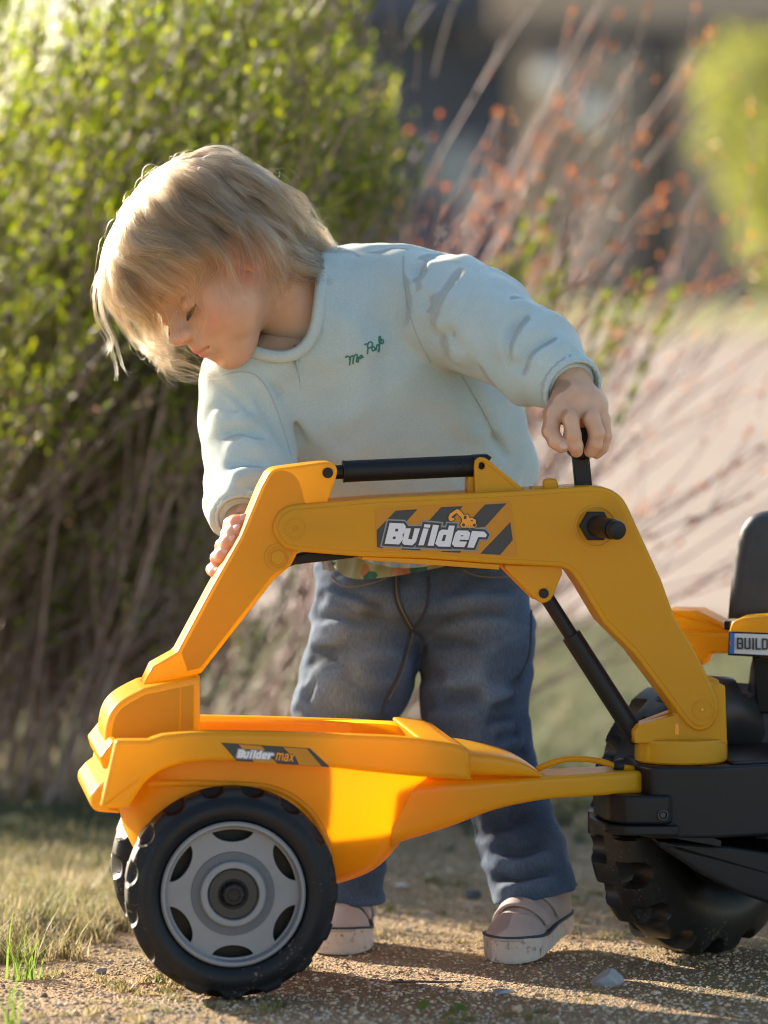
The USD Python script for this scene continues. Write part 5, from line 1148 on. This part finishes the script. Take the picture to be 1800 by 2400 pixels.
FW = (np.stack(FP, 1) @ HR + HC); world = np.concatenate([world, FW]); wid = np.concatenate([wid, np.broadcast_to((.00024 * (1 - .6 * np.linspace(0, 1, steps)))[None], (NF, steps))]); gi = np.r_[gi, fr0]; NS += NF
tone = hr.choice(3, NG, p=(.35, .40, .25))[gi]; tone = np.where(hr.random(NS) < .25, hr.integers(0, 3, NS), tone)
for k, (nm, col) in enumerate((('dark', (.10, .062, .032)), ('mid', (.26, .17, .09)), ('light', (.54, .39, .23)))):
    m_ = mat(nm + '_blond_hair', {'h': ('principled_hair_bsdf', {'model': 'Chiang', 'parametrization': 'Direct coloring', 'color': col, 'roughness': .30, 'radial_roughness': .42, 'coat': .0})}, [], 'h.BSDF')
    curves('hair', world[tone == k], wid[tone == k], m_, bodyp, kind='stuff', label=nm + ' blond strands of the tousled hair')
# ---------------------------------------------------------------- shrubs behind the child
br_ = np.random.default_rng(21)
def leaf_mesh(pos, dirs, length, width, rng):
    """Folded four-cornered leaves at the points, along the directions."""
    n = len(pos); d = unit(dirs); s = unit(np.cross(d, unit(rng.normal(size=(n, 3))))); up = np.cross(s, d); L_, W_ = np.asarray(length)[:, None], np.asarray(width)[:, None]
    a, b = pos, pos + d * L_; m = pos + d * L_ * .45 - up * W_ * .25; l = m + s * W_ * .5 + up * W_ * .4; r = m - s * W_ * .5 + up * W_ * .4
    V = np.stack([a, l, b, r], 1).reshape(-1, 3); k = np.arange(n)[:, None] * 4
    return V, np.vstack([k + [0, 1, 2], k + [0, 2, 3]])
def stems(n, base, spread, lean, leanvar, length, bend, pts=14, fan=9.0):
    """Arching stems from a patch of ground: (n, pts, 3)."""
    b = np.stack([br_.uniform(*base[0], n), br_.uniform(*base[1], n), np.zeros(n)], 1); b[:, 2] = gz(b[:, 0], b[:, 1])
    d = unit(np.stack([br_.normal(lean[0], leanvar, n) - np.maximum(b[:, 0] - fan, 0) * .5 + spread * (b[:, 0] - np.mean(base[0])), br_.normal(lean[1], leanvar, n), np.full(n, lean[2])], 1)); L_ = br_.uniform(*length, n); out = [b]; p = b
    for k in range(1, pts):
        t = k / (pts - 1); d = unit(d + np.stack([np.full(n, bend * .035), np.zeros(n), np.full(n, -bend * .05 * t)], 1) + br_.normal(0, .035, (n, 3))); p = p + d * (L_ / (pts - 1))[:, None]; out.append(p)
    return np.stack(out, 1)
def twigs(S, per, t0, t1, length, n=4, up=.5, out_=.5, side=0.0):
    m = len(S); P = S.shape[1]; q = np.repeat(np.arange(m), per); t = br_.uniform(t0, t1, len(q)) * (P - 1); i = np.minimum(t.astype(int), P - 2); f = (t - i)[:, None]
    a = S[q, i] * (1 - f) + S[q, i + 1] * f; d = unit(S[q, i + 1] - S[q, i]); d = unit(d * .8 + unit(br_.normal(size=(len(q), 3))) * out_ + np.array([side, 0, up])); L_ = br_.uniform(*length, len(q)); out = [a]; p = a
    for k in range(1, n): d = unit(d + br_.normal(0, .12, d.shape)); p = p + d * (L_ / (n - 1))[:, None]; out.append(p)
    return np.stack(out, 1)
def along(S, count, t0, t1):
    m, P = S.shape[:2]; q = br_.integers(0, m, count); t = br_.uniform(t0, t1, count) * (P - 1); i = np.minimum(t.astype(int), P - 2); f = (t - i)[:, None]
    return S[q, i] * (1 - f) + S[q, i + 1] * f, unit(S[q, i + 1] - S[q, i])
def taper(S, r0, r1): return np.broadcast_to(np.linspace(r0, r1, S.shape[1])[None], S.shape[:2])
def foliage(name, c1, c2, c3, trans):
    return mat(name, {'g': ('geometry', {}), 'w': ('noise_texture', {'scale': 55.0, 'detail': 1.0}), 'n2': ('noise_texture', {'scale': 5.0, 'detail': 2.0}), 'r': ('rgb_ramp', {'ramp': [(.3, c1), (.5, c2), (.7, c3)]}), 'r2': ('rgb_ramp', {'ramp': [(.35, (.7, .75, .7)), (.65, (1.15, 1.1, 1.0))]}), 'x': ('mix_color', {'blend_type': 'multiply', 'fac': 1.0, 'use_clamp_result': False}),
        'p': ('principled_bsdf', {'roughness': .42, 'specular_ior_level': .5}), 't': ('translucent_bsdf', {}), 'h': ('hsv', {'saturation': 1.15, 'value': 1.6}), 'm': ('mix_closure', {'fac': trans})},
        [('g.position', 'w.vector'), ('g.position', 'n2.vector'), ('w.fac', 'r.fac'), ('n2.fac', 'r2.fac'), ('r.color', 'x.a'), ('r2.color', 'x.b'), ('x.result', 'p.base_color'), ('x.result', 'h.color'), ('h.color', 't.color'), ('p.BSDF', 'm.closure1'), ('t.BSDF', 'm.closure2')], 'm.closure')
M['leaf'] = foliage('shrub_leaves', (.09, .135, .022), (.21, .265, .04), (.38, .40, .075), .60)
M['leaf_red'] = foliage('russet_leaves', (.30, .10, .06), (.42, .17, .09), (.50, .27, .15), .5)
M['stem'] = principled('shrub_bark', (.17, .11, .085), .38, var=(30, (.34, .25, .21)))
M['stem_red'] = principled('russet_bark', (.19, .085, .08), .45, var=(30, (.30, .165, .155)))
def to_curves(name, S, r0, r1, m, parent): return curves(name, S, taper(S, r0, r1), m, parent, kind='stuff')
# green shrub, left
SH = thing('shrub', (-.45, 1.8, 0), 'tall dense shrub with small yellow-green leaves and brown stems at left', 'shrub')
A1 = stems(330, ((-1.00, -.27), (1.40, 2.15)), .0, (.50, -.12, 1.0), .17, (.85, 1.45), .30, fan=-.80)
B1 = twigs(A1, 16, .08, 1.0, (.08, .24), out_=.5, up=.6, side=.3); C1 = twigs(B1, 2, .2, 1.0, (.04, .10), 3, out_=.6, side=.2)
def inside(p): return p[:, 0] < -.13 + .12 * np.clip(p[:, 2], 0, 1.3) + .26 * (meshkit.noise(p * 7, 12) - .5) + br_.normal(0, .03, len(p))
A1, B1, C1 = A1[inside(A1[:, -1])], B1[inside(B1[:, -1])], C1[inside(C1[:, -1])]
to_curves('stems', A1, .0055, .0018, M['stem'], SH); to_curves('twigs', B1, .0028, .0012, M['stem'], SH); to_curves('twiglets', C1, .0022, .001, M['stem'], SH)
a, da = along(B1, 74000, .1, 1.0); b, db = along(A1, 9000, .45, 1.0); c, dc = along(C1, 56000, .2, 1.0)
pos, dr = np.vstack([a, b, c]), np.vstack([da, db, dc]); keep = br_.random(len(pos)) < inside(pos) * sstep(.08, .70, pos[:, 2] + .10 * (meshkit.noise(pos * 7, 3) - .5) * 4) * .92 + .07
pos, dr = pos[keep], dr[keep]; n = len(pos)
part('leaves', leaf_mesh(pos, dr * .9 + unit(br_.normal(size=(n, 3))) * .5, br_.uniform(.011, .020, n), br_.uniform(.005, .0085, n), br_), M['leaf'], SH, smooth=False, kind='stuff')
# leaf litter colour: dead leaves low in the shrub
a, da = along(B1, 26000, 0, .9); k = a[:, 2] < .6; a, da = a[k], da[k]; n = len(a)
M['leaf_dead'] = foliage('dead_leaves', (.15, .09, .065), (.28, .19, .15), (.42, .32, .28), .5)
part('dead_leaves', leaf_mesh(a, unit(br_.normal(size=(n, 3))), br_.uniform(.01, .02, n), br_.uniform(.006, .011, n), br_), M['leaf_dead'], SH, smooth=False, kind='stuff')
# russet shrub fanning out to the right
RS_ = thing('russet_shrub', (.05, 2.2, 0), 'bare russet shrub with orange buds fanning out right of the green shrub', 'shrub')
A2 = stems(46, ((-.36, -.10), (1.9, 2.5)), .6, (.36, -.10, 1.0), .20, (.80, 1.30), .6)
A5 = stems(34, ((-.20, .04), (1.5, 2.1)), .5, (.34, -.05, 1.0), .16, (.62, .92), .4)
A3 = stems(9, ((-.20, .0), (1.5, 2.2)), .5, (1.05, -.05, .85), .14, (.75, 1.05), .5)
B2 = twigs(A2, 6, .25, 1.0, (.08, .25), up=.4, out_=.35); B5 = twigs(A5, 9, .3, 1.0, (.06, .18), up=.4, out_=.4)
B3 = twigs(A3, 2, .5, 1.0, (.06, .16), up=.4, out_=.3)
for S, r0, r1, nm in ((A5, .004, .0015, 'stems'), (B5, .0022, .0010, 'twigs'), (A2, .0048, .0016, 'stems'), (A3, .0048, .0018, 'stems'), (B2, .0024, .0011, 'twigs'), (B3, .0024, .0011, 'twigs')): to_curves(nm, S, r0, r1, M['stem_red'], RS_)
a, da = along(B2, 900, .2, 1.0); b, db = along(A2, 500, .5, 1.0); c, dc = along(A3, 130, .75, 1.0); e, de = along(B3, 130, .3, 1.0); tip = np.vstack([B5[:, -1], A2[:, -1], A3[:, -1], B2[:, -1], B3[:, -1]]); dt = np.vstack([B5[:, -1] - B5[:, -2], A2[:, -1] - A2[:, -2], A3[:, -1] - A3[:, -2], B2[:, -1] - B2[:, -2], B3[:, -1] - B3[:, -2]])
pos, dr = np.vstack([a, b, c, e, tip, tip]), np.vstack([da, db, dc, de, dt, dt]); n = len(pos)
part('buds', leaf_mesh(pos, unit(dr) + unit(br_.normal(size=(n, 3))) * .5, br_.uniform(.006, .013, n), br_.uniform(.005, .009, n), br_), M['leaf_red'], RS_, smooth=False, kind='stuff')
# sprigs of fresh green among the russet twigs
A4 = np.vstack([stems(7, ((-.02, .06), (1.7, 1.9)), .3, (.16, -.05, 1.0), .10, (.72, .86), .2), stems(8, ((.06, .14), (1.7, 1.9)), .3, (.20, -.05, 1.0), .08, (.70, .80), .2)])
SG = thing('green_sprigs', (.1, 1.8, 0), 'fresh green sprigs rising above the shoulder of the leaning child', 'shrub')
to_curves('stems', A4, .004, .0015, M['stem'], SG); a, da = along(A4, 900, .72, 1.0); n = len(a)
part('leaves', leaf_mesh(a, da + unit(br_.normal(size=(n, 3))) * .5, br_.uniform(.012, .022, n), br_.uniform(.005, .009, n), br_), M['leaf'], SG, smooth=False, kind='stuff')
# ---------------------------------------------------------------- far behind: house, carport, hedge
def box_at(x0, x1, y0, y1, Yf, Yb):
    """A box whose front face shows between the photo columns x0-x1 and rows y0-y1 at depth Yf."""
    a, b = at(x0, y1, Yf), at(x1, y0, Yf); m = trimesh.creation.box([b[0] - a[0], Yb - Yf, b[2] - a[2]]); m.apply_translation([(a[0] + b[0]) / 2, (Yf + Yb) / 2, (a[2] + b[2]) / 2]); return m
def fl_(Y): return float(gz(0, Y))
def row(Y, z): return HZ + (CAMH - z) * F / (Y + D)
M['slate'] = principled('slate_cladding', (.075, .085, .125), .7, var=(1.5, (.095, .105, .15)))
M['timber'] = principled('weathered_timber', (.36, .26, .185), .8, var=(2.0, (.42, .31, .23)))
M['timber_dark'] = principled('dark_timber', (.055, .045, .05), .8, var=(2.0, (.07, .058, .06)))
M['timber_grey'] = principled('grey_timber', (.15, .125, .125), .8, var=(2.0, (.19, .16, .16)))
M['pale_wall'] = principled('pale_render', (.36, .38, .42), .8, var=(1.0, (.42, .43, .46)))
Yh = 38.0
hs = thing('slate_house', at(900, 640, Yh + 3), 'dark slate blue house wall far behind the russet twigs', 'house')
part('wall', box_at(560, 1330, 20, row(Yh, fl_(Yh)), Yh + 2.5, Yh + 8), M['slate'], hs, smooth=False)
part('roof', prism(np.array([(at(520, 20, Yh)[0], at(0, 25, Yh)[2]), (at(1360, 20, Yh)[0], at(0, 25, Yh)[2]), (at(1280, 20, Yh)[0], at(0, -420, Yh)[2]), (at(620, 20, Yh)[0], at(0, -420, Yh)[2])]), 0, 8, 0, lambda p: np.stack([p[..., 0], Yh + 2 + p[..., 1], p[..., 2]], -1)), M['slate'], hs, smooth=False)
part('pale_panel', box_at(1010, 1140, 330, 470, Yh + 2.42, Yh + 2.5), M['pale_wall'], hs, smooth=False)
cp = thing('carport', at(1500, 640, Yh), 'timber carport with posts and boarded back far behind at right', 'carport')
g_ = row(Yh, fl_(Yh))
part('beam', box_at(1120, 2100, 62, 108, Yh - .6, Yh), M['timber_dark'], cp, smooth=False)
part('fascia', box_at(1170, 2120, -190, 58, Yh - .65, Yh + 4), M['timber'], cp, smooth=False)
for x0, x1, mm in ((1205, 1300, 'timber'), (1300, 1352, 'timber_grey'), (1352, 1440, 'timber'), (1440, 1500, 'timber_grey'), (1500, 1600, 'timber_dark'), (1600, 1680, 'timber'), (1680, 1760, 'timber_grey'), (1760, 1850, 'timber')):
    part('board', box_at(x0 + 2, x1 - 2, 112, g_, Yh - .62 + (x0 % 7) * .01, Yh - .5), M[mm], cp, smooth=False)
for x0, x1 in ((1330, 1362), (1580, 1606), (1850, 1880)):
    part('post', box_at(x0, x1, 110, g_, Yh - .85, Yh - .65), M['timber'], cp, smooth=False)
M['globe'] = principled('white_globe', (.8, .78, .74), .25)
for i, (x, y) in enumerate(((1290, 185), (1382, 268))):
    g = thing('globe_lamp', at(x, y, Yh - 1.1), ('upper' if i == 0 else 'lower') + ' of two pale round globe lamps under the carport beam', 'lamp', 'globe lamps of the carport')
    c = at(x, y, Yh - 1.1); part('globe', ball(c, .13), M['globe'], g, smooth=True); part('cord', rod(c + [0, 0, .12], [c[0], c[1], at(0, 60, Yh - 1.1)[2]], .008, 8), M['timber_dark'], g)
# clipped hedge-like shrub, right
Yg = 30.0
hg = thing('round_shrub', at(1720, 640, Yg), 'bright yellow-green round shrub beside the path at the right edge', 'shrub')
M['leaf_far'] = foliage('far_leaves', (.16, .19, .05), (.27, .29, .09), (.38, .37, .14), .5)
c0 = at(1925, 330, Yg); rr_ = np.random.default_rng(5); n = 8000
u = unit(rr_.normal(size=(n, 3))); rad_ = rr_.random(n) ** .25; bump_ = .75 + .5 * meshkit.noise(u * 2.2, 8)
pos = c0 + u * (rad_ * bump_)[:, None] * np.array([.85, .9, 1.05]); part('crown', leaf_mesh(pos, unit(rr_.normal(size=(n, 3))), rr_.uniform(.06, .11, n), rr_.uniform(.04, .06, n), rr_), M['leaf_far'], hg, smooth=False, kind='stuff')
part('trunk', tube(np.array([[c0[0], c0[1], fl_(Yg)], [c0[0] + .02, c0[1], fl_(Yg) + .25], [c0[0], c0[1], c0[2] - .3]]), [.22, .18, .14], 10), M['timber_dark'], hg, smooth=True)
# grass verge along the far side of the path
Yv = 36.0; M['verge'] = principled('far_grass', (.20, .20, .05), .9, var=(1.0, (.30, .27, .10)))
vx = np.linspace(-12, 25, 40); VV = np.array([(x, y, float(gz(x, y)) + .02 + .10 * k * (1 + .3 * math.sin(x * 2.1))) for k, y in ((0, 30.5), (1, 33.0), (1, 44.0)) for x in vx]); i, j = np.meshgrid(np.arange(2), np.arange(39), indexing='ij')
part('verge', (VV, np.stack([i * 40 + j, i * 40 + j + 1, (i + 1) * 40 + j + 1, (i + 1) * 40 + j], -1).reshape(-1, 4)), M['verge'], None, smooth=True, kind='structure')
# ---------------------------------------------------------------- gravel, grass and small things on the ground
dr_ = np.random.default_rng(33)
def instancer(name, protos, pos, scale, quat, idx, mats, label, cat):
    pi = UsdGeom.PointInstancer.Define(stage, numbered('/World', name)); rel = pi.CreatePrototypesRel()
    for k, m in enumerate(protos):
        q = usdkit.mesh(stage, f'{pi.GetPath()}/prototypes/{cat.replace(" ", "_")}_{k:03d}', m, mats[k % len(mats)], smooth=False); rel.AddTarget(q.GetPath())
    pi.CreateProtoIndicesAttr(Vt.IntArray.FromNumpy(idx.astype(np.int32))); pi.CreatePositionsAttr(Vt.Vec3fArray.FromNumpy(pos.astype(np.float32)))
    pi.CreateScalesAttr(Vt.Vec3fArray.FromNumpy(scale.astype(np.float32))); pi.CreateOrientationsAttr(Vt.QuathArray([Gf.Quath(float(a), float(b), float(c), float(d)) for a, b, c, d in quat]))
    return put(pi.GetPrim(), label, cat, kind='stuff')
def yaw_quat(n): a = dr_.uniform(0, math.pi, n); return np.stack([np.cos(a), 0 * a, 0 * a, np.sin(a)], 1)
def pebble(k):
    m = trimesh.creation.icosphere(1, 1.0); v = m.vertices * (.75 + .5 * meshkit.noise(m.vertices * 1.3 + k * 7, k)[:, None]) * np.array([1, .8, .6]); return v, m.faces
M['pebble'] = mat('pebbles', {'o': ('object_info', {}), 'r': ('rgb_ramp', {'ramp': [(0, (.15, .105, .07)), (.25, (.36, .24, .14)), (.5, (.52, .36, .21)), (.75, (.60, .47, .32)), (1, (.34, .32, .29))]}), 'p': ('principled_bsdf', {'roughness': .85})}, [('o.random', 'r.fac'), ('r.color', 'p.base_color')], 'p.BSDF')
n = 52000; x, y = dr_.uniform(-.62, .62, n), -.55 + 2.6 * dr_.random(n) ** 1.5
sc = .0009 + .0018 * dr_.random(n) ** 2.2; big_ = dr_.random(n) < .012; sc[big_] *= 2.2
pos = np.stack([x, y, gz(x, y) + sc * .15], 1)
instancer('gravel', [pebble(k) for k in range(5)], pos, np.repeat(sc[:, None], 3, 1) * dr_.uniform(.8, 1.25, (n, 3)), yaw_quat(n), dr_.integers(0, 5, n), [M['pebble']], 'fine sandy gravel covering the ground in front', 'gravel')
def tuft(k, nb, length, spread):
    g = np.random.default_rng(100 + k); V, Fc = [], []; c = 0
    for b in range(nb):
        a = g.uniform(0, 2 * math.pi); L_ = length * g.uniform(.5, 1.1); lean = spread * g.uniform(.2, 1.2); w = .0011 * g.uniform(.7, 1.4) ; o = np.array([g.normal(0, .006), g.normal(0, .006), 0]); dx = np.array([math.cos(a), math.sin(a), 0]); s = np.array([-dx[1], dx[0], 0])
        for q in range(4):
            t = q / 3; p = o + dx * L_ * lean * t ** 1.7 + np.array([0, 0, L_ * t * (1 - .25 * lean * t)]); V += [p - s * w * (1 - t * .9), p + s * w * (1 - t * .9)]
        for q in range(3): Fc.append([c + 2 * q, c + 2 * q + 1, c + 2 * q + 3, c + 2 * q + 2])
        c += 8
    return np.array(V), np.array(Fc)
def grass_mat(name, ramp): return mat(name, {'o': ('object_info', {}), 'r': ('rgb_ramp', {'ramp': ramp}), 'p': ('principled_bsdf', {'roughness': .55}), 't': ('translucent_bsdf', {}), 'm': ('mix_closure', {'fac': .45})}, [('o.random', 'r.fac'), ('r.color', 'p.base_color'), ('r.color', 't.color'), ('p.BSDF', 'm.closure1'), ('t.BSDF', 'm.closure2')], 'm.closure')
M['grass'] = grass_mat('grass', [(0, (.13, .15, .04)), (.4, (.24, .24, .08)), (.7, (.40, .34, .16)), (1, (.52, .43, .26))])
M['grass_dry'] = grass_mat('dry_grass', [(0, (.30, .26, .11)), (.4, (.45, .37, .20)), (.8, (.58, .48, .30)), (1, (.20, .21, .06))])
# grass beyond and at the left
n = 17000; y = .55 + 4.4 * dr_.random(n) ** .9; x = dr_.uniform(-1.5, 1.7, n)
lim = .75 + .22 * np.sin(x * 3 + 1) + .5 * (meshkit.noise(np.stack([x * 3, y * 3, x * 0], 1), 9) - .5); k = (y > lim) & (dr_.random(n) < sstep(0, .9, y - lim + .15)); x, y = x[k], y[k]
n2 = 5200; x2 = -.62 + .42 * dr_.random(n2) ** 1.2; y2 = dr_.uniform(.12, 1.4, n2); k2 = dr_.random(n2) < sstep(-.16, -.34, x2 - .10 * (meshkit.noise(np.stack([x2 * 8, y2 * 8, x2 * 0], 1), 4) - .5) * 2 + .10 * (y2 < .35)); x, y = np.r_[x, x2[k2]], np.r_[y, y2[k2]]
M['grass_dew'] = grass_mat('dewy_grass', [(0, (.09, .12, .06)), (.5, (.14, .165, .09)), (.85, (.22, .23, .13)), (1, (.32, .29, .18))])
n = len(x); pos = np.stack([x, y, gz(x, y)], 1); sc = dr_.uniform(.5, 1.15, n); kind_ = np.where(y > .95 + .3 * dr_.random(n), 2, np.where(dr_.random(n) < .45, 0, 1)) + 3 * dr_.integers(0, 4, n)
instancer('grass', [tuft(k, 20, .038, .8) for k in range(12)], pos, np.repeat(sc[:, None], 3, 1), yaw_quat(n), kind_, [M['grass'], M['grass_dry'], M['grass_dew']], 'short sunlit dry grass behind and left of the trailer', 'grass')
n = 620; x, y = dr_.uniform(-.55, .6, n), dr_.uniform(-.42, .8, n); cl = meshkit.noise(np.stack([x * 9, y * 9, x * 0], 1), 17); k = cl > .60; x, y = x[k], y[k]; n = len(x)
instancer('moss_tufts', [tuft(20 + k, 26, .011, 1.2) for k in range(5)], np.stack([x, y, gz(x, y)], 1), np.repeat(dr_.uniform(.5, 1.2, n)[:, None], 3, 1), yaw_quat(n), dr_.integers(0, 5, n), [M['grass'], M['grass_dry']], 'tiny mossy grass tufts scattered in the gravel', 'grass')
n = 420; x, y = dr_.uniform(-.6, .6, n), -.45 + 1.9 * dr_.random(n) ** 1.3
lf_v = np.array([[-1, 0, 0], [-.3, .42, .12], [.6, .30, .1], [1, 0, 0], [.5, -.34, .14], [-.35, -.40, .1], [0, 0, -.02]]); lf_f = np.array([[6, i, (i + 1) % 6] for i in range(6)])
M['litter'] = mat('leaf_litter', {'o': ('object_info', {}), 'r': ('rgb_ramp', {'ramp': [(0, (.10, .06, .035)), (.3, (.30, .18, .07)), (.6, (.46, .32, .12)), (1, (.22, .15, .09))]}), 'p': ('principled_bsdf', {'roughness': .7}), 't': ('translucent_bsdf', {}), 'm': ('mix_closure', {'fac': .3})}, [('o.random', 'r.fac'), ('r.color', 'p.base_color'), ('r.color', 't.color'), ('p.BSDF', 'm.closure1'), ('t.BSDF', 'm.closure2')], 'm.closure')
sc = dr_.uniform(.0022, .0055, n); instancer('leaf_litter', [(lf_v * np.array([1, w, 1 + w]), lf_f) for w in (1.0, .6, .8)], np.stack([x, y, gz(x, y) + .0035], 1), np.repeat(sc[:, None], 3, 1), yaw_quat(n), dr_.integers(0, 3, n), [M['litter']], 'bits of dry brown leaf lying among the gravel', 'leaf litter')
def gp_(px, py): d = CAMH * F / (py - HZ); return np.array([(px - 900) / F * d, d - D])
def one(name, px, py, mesh, m, label, cat, group=None, smooth=False, dz=0.0):
    g = gp_(px, py); z = float(gz(*g)); t = thing(name, (g[0], g[1], z), label, cat, group)
    v, f = arr(mesh); return t, (v + np.array([g[0], g[1], z + dz]), f)
# tall tufts at the lower left
M['grass_fresh'] = principled('fresh_grass', (.10, .17, .03), .5, trans=.45, trans_color=(.25, .38, .06))
for px_q, py_q, ln, nb, lab in ((60, 2290, .075, 22, 'tall fresh green grass tuft at the lower left corner'), (150, 2150, .05, 26, 'grass tuft left of the big grey wheel'), (20, 2390, .07, 14, 'broad bladed green tuft in the bottom left corner'), (800, 2190, .028, 16, 'small grass tuft right of the trailer wheel')):
    t, m = one('grass_tuft', px_q, py_q, tuft(int(px_q) + 3, nb, ln, .9), None, lab, 'grass tuft', 'grass tufts at the edge of the gravel'); part('blades', m, M['grass_fresh'], t, smooth=False, kind='stuff')
# the grey stone in front and a few single small things
def rock(seed, r, sc):
    m = trimesh.creation.icosphere(3, 1.0); v = m.vertices; rng = np.random.default_rng(seed); d = unit(rng.normal(size=(14, 3))); h = rng.uniform(.62, .95, 14); k = np.min(np.where(v @ d.T > 1e-6, h / np.maximum(v @ d.T, 1e-6), 9), 1); v = v * np.minimum(k, 1)[:, None]; v = v * (1 + .05 * (meshkit.noise(v * 5, seed)[:, None] - .5)); return v * r * np.array(sc), m.faces
M['stone'] = principled('grey_stone', (.22, .22, .23), .8, bump=(300, .5, .002), var=(60, (.30, .30, .31)))
M['stone_dark'] = principled('dark_stone', (.07, .075, .085), .8, bump=(300, .4, .002))
M['petal'] = principled('petal', (.75, .72, .68), .6, trans=.3)
M['bark'] = principled('twig_bark', (.09, .055, .04), .8)
for px_q, py_q, r, sc, mm, nm, lab, cat in ((1425, 2300, .0155, (1.1, .8, .85), 'stone', 'rock', 'angular grey stone on the gravel in front of the tractor wheel', 'stone'), (1110, 2100, .011, (1, .9, .8), 'stone_dark', 'rock', 'dark stone left of the pink shoe', 'stone'), (1175, 2322, .008, (1.2, .8, .5), 'stone', 'rock', 'small flat grey stone in the shade below the shoe', 'stone'), (238, 2282, .007, (1, .8, .6), 'stone', 'rock', 'small grey stone at the left of the big wheel', 'stone')):
    t, m = one(nm, px_q, py_q, rock(int(px_q), r, sc), None, lab, cat, 'loose stones on the gravel', dz=r * .35); part('stone', m, M[mm], t, smooth=25)
t, m = one('petal', 940, 2078, ball((0, 0, .004), .0085, (1, .8, .28), 2), None, 'white petal lying on the gravel between wheel and shoe', 'petal'); part('petal', m, M['petal'], t, smooth=True)
g = gp_(1000, 2296); tw0 = np.array([[-.035, .002, .004], [-.01, -.001, .005], [.012, .002, .004], [.036, -.002, .005]])
t, m = one('fallen_twig', 1000, 2296, tube(curve(tw0, 12), np.linspace(.0016, .0009, 12), 6), None, 'thin dark twig lying in the shaded gravel', 'twig'); part('twig', m, M['bark'], t, smooth=True)
for i, (px_q, py_q, ang) in enumerate(((1030, 2395, .4), (1090, 2375, 2.2), (985, 2372, 1.3))):
    L_ = .020; s = np.linspace(0, 1, 9); w = .0065 * np.sin(s * math.pi) ** .7 * (1 - .3 * s); ca, sa = math.cos(ang), math.sin(ang)
    V = np.vstack([[[ca * L_ * k - sa * q, sa * L_ * k + ca * q, .006 + .008 * math.sin(k * 2.2) - abs(q) * .3] for q in (-ww, 0, ww)] for k, ww in zip(s, w)]); Fq = [[3 * a + b, 3 * a + b + 1, 3 * a + b + 4, 3 * a + b + 3] for a in range(8) for b in range(2)]
    t, m = one('weed_leaf', px_q, py_q, (V, np.array(Fq)), None, ('nearest the bottom edge', 'right', 'left')[i] + ' of three fresh weed leaves at the bottom', 'leaf', 'weed leaves at the bottom edge'); part('leaf', m, M['grass_fresh'], t, smooth=True)
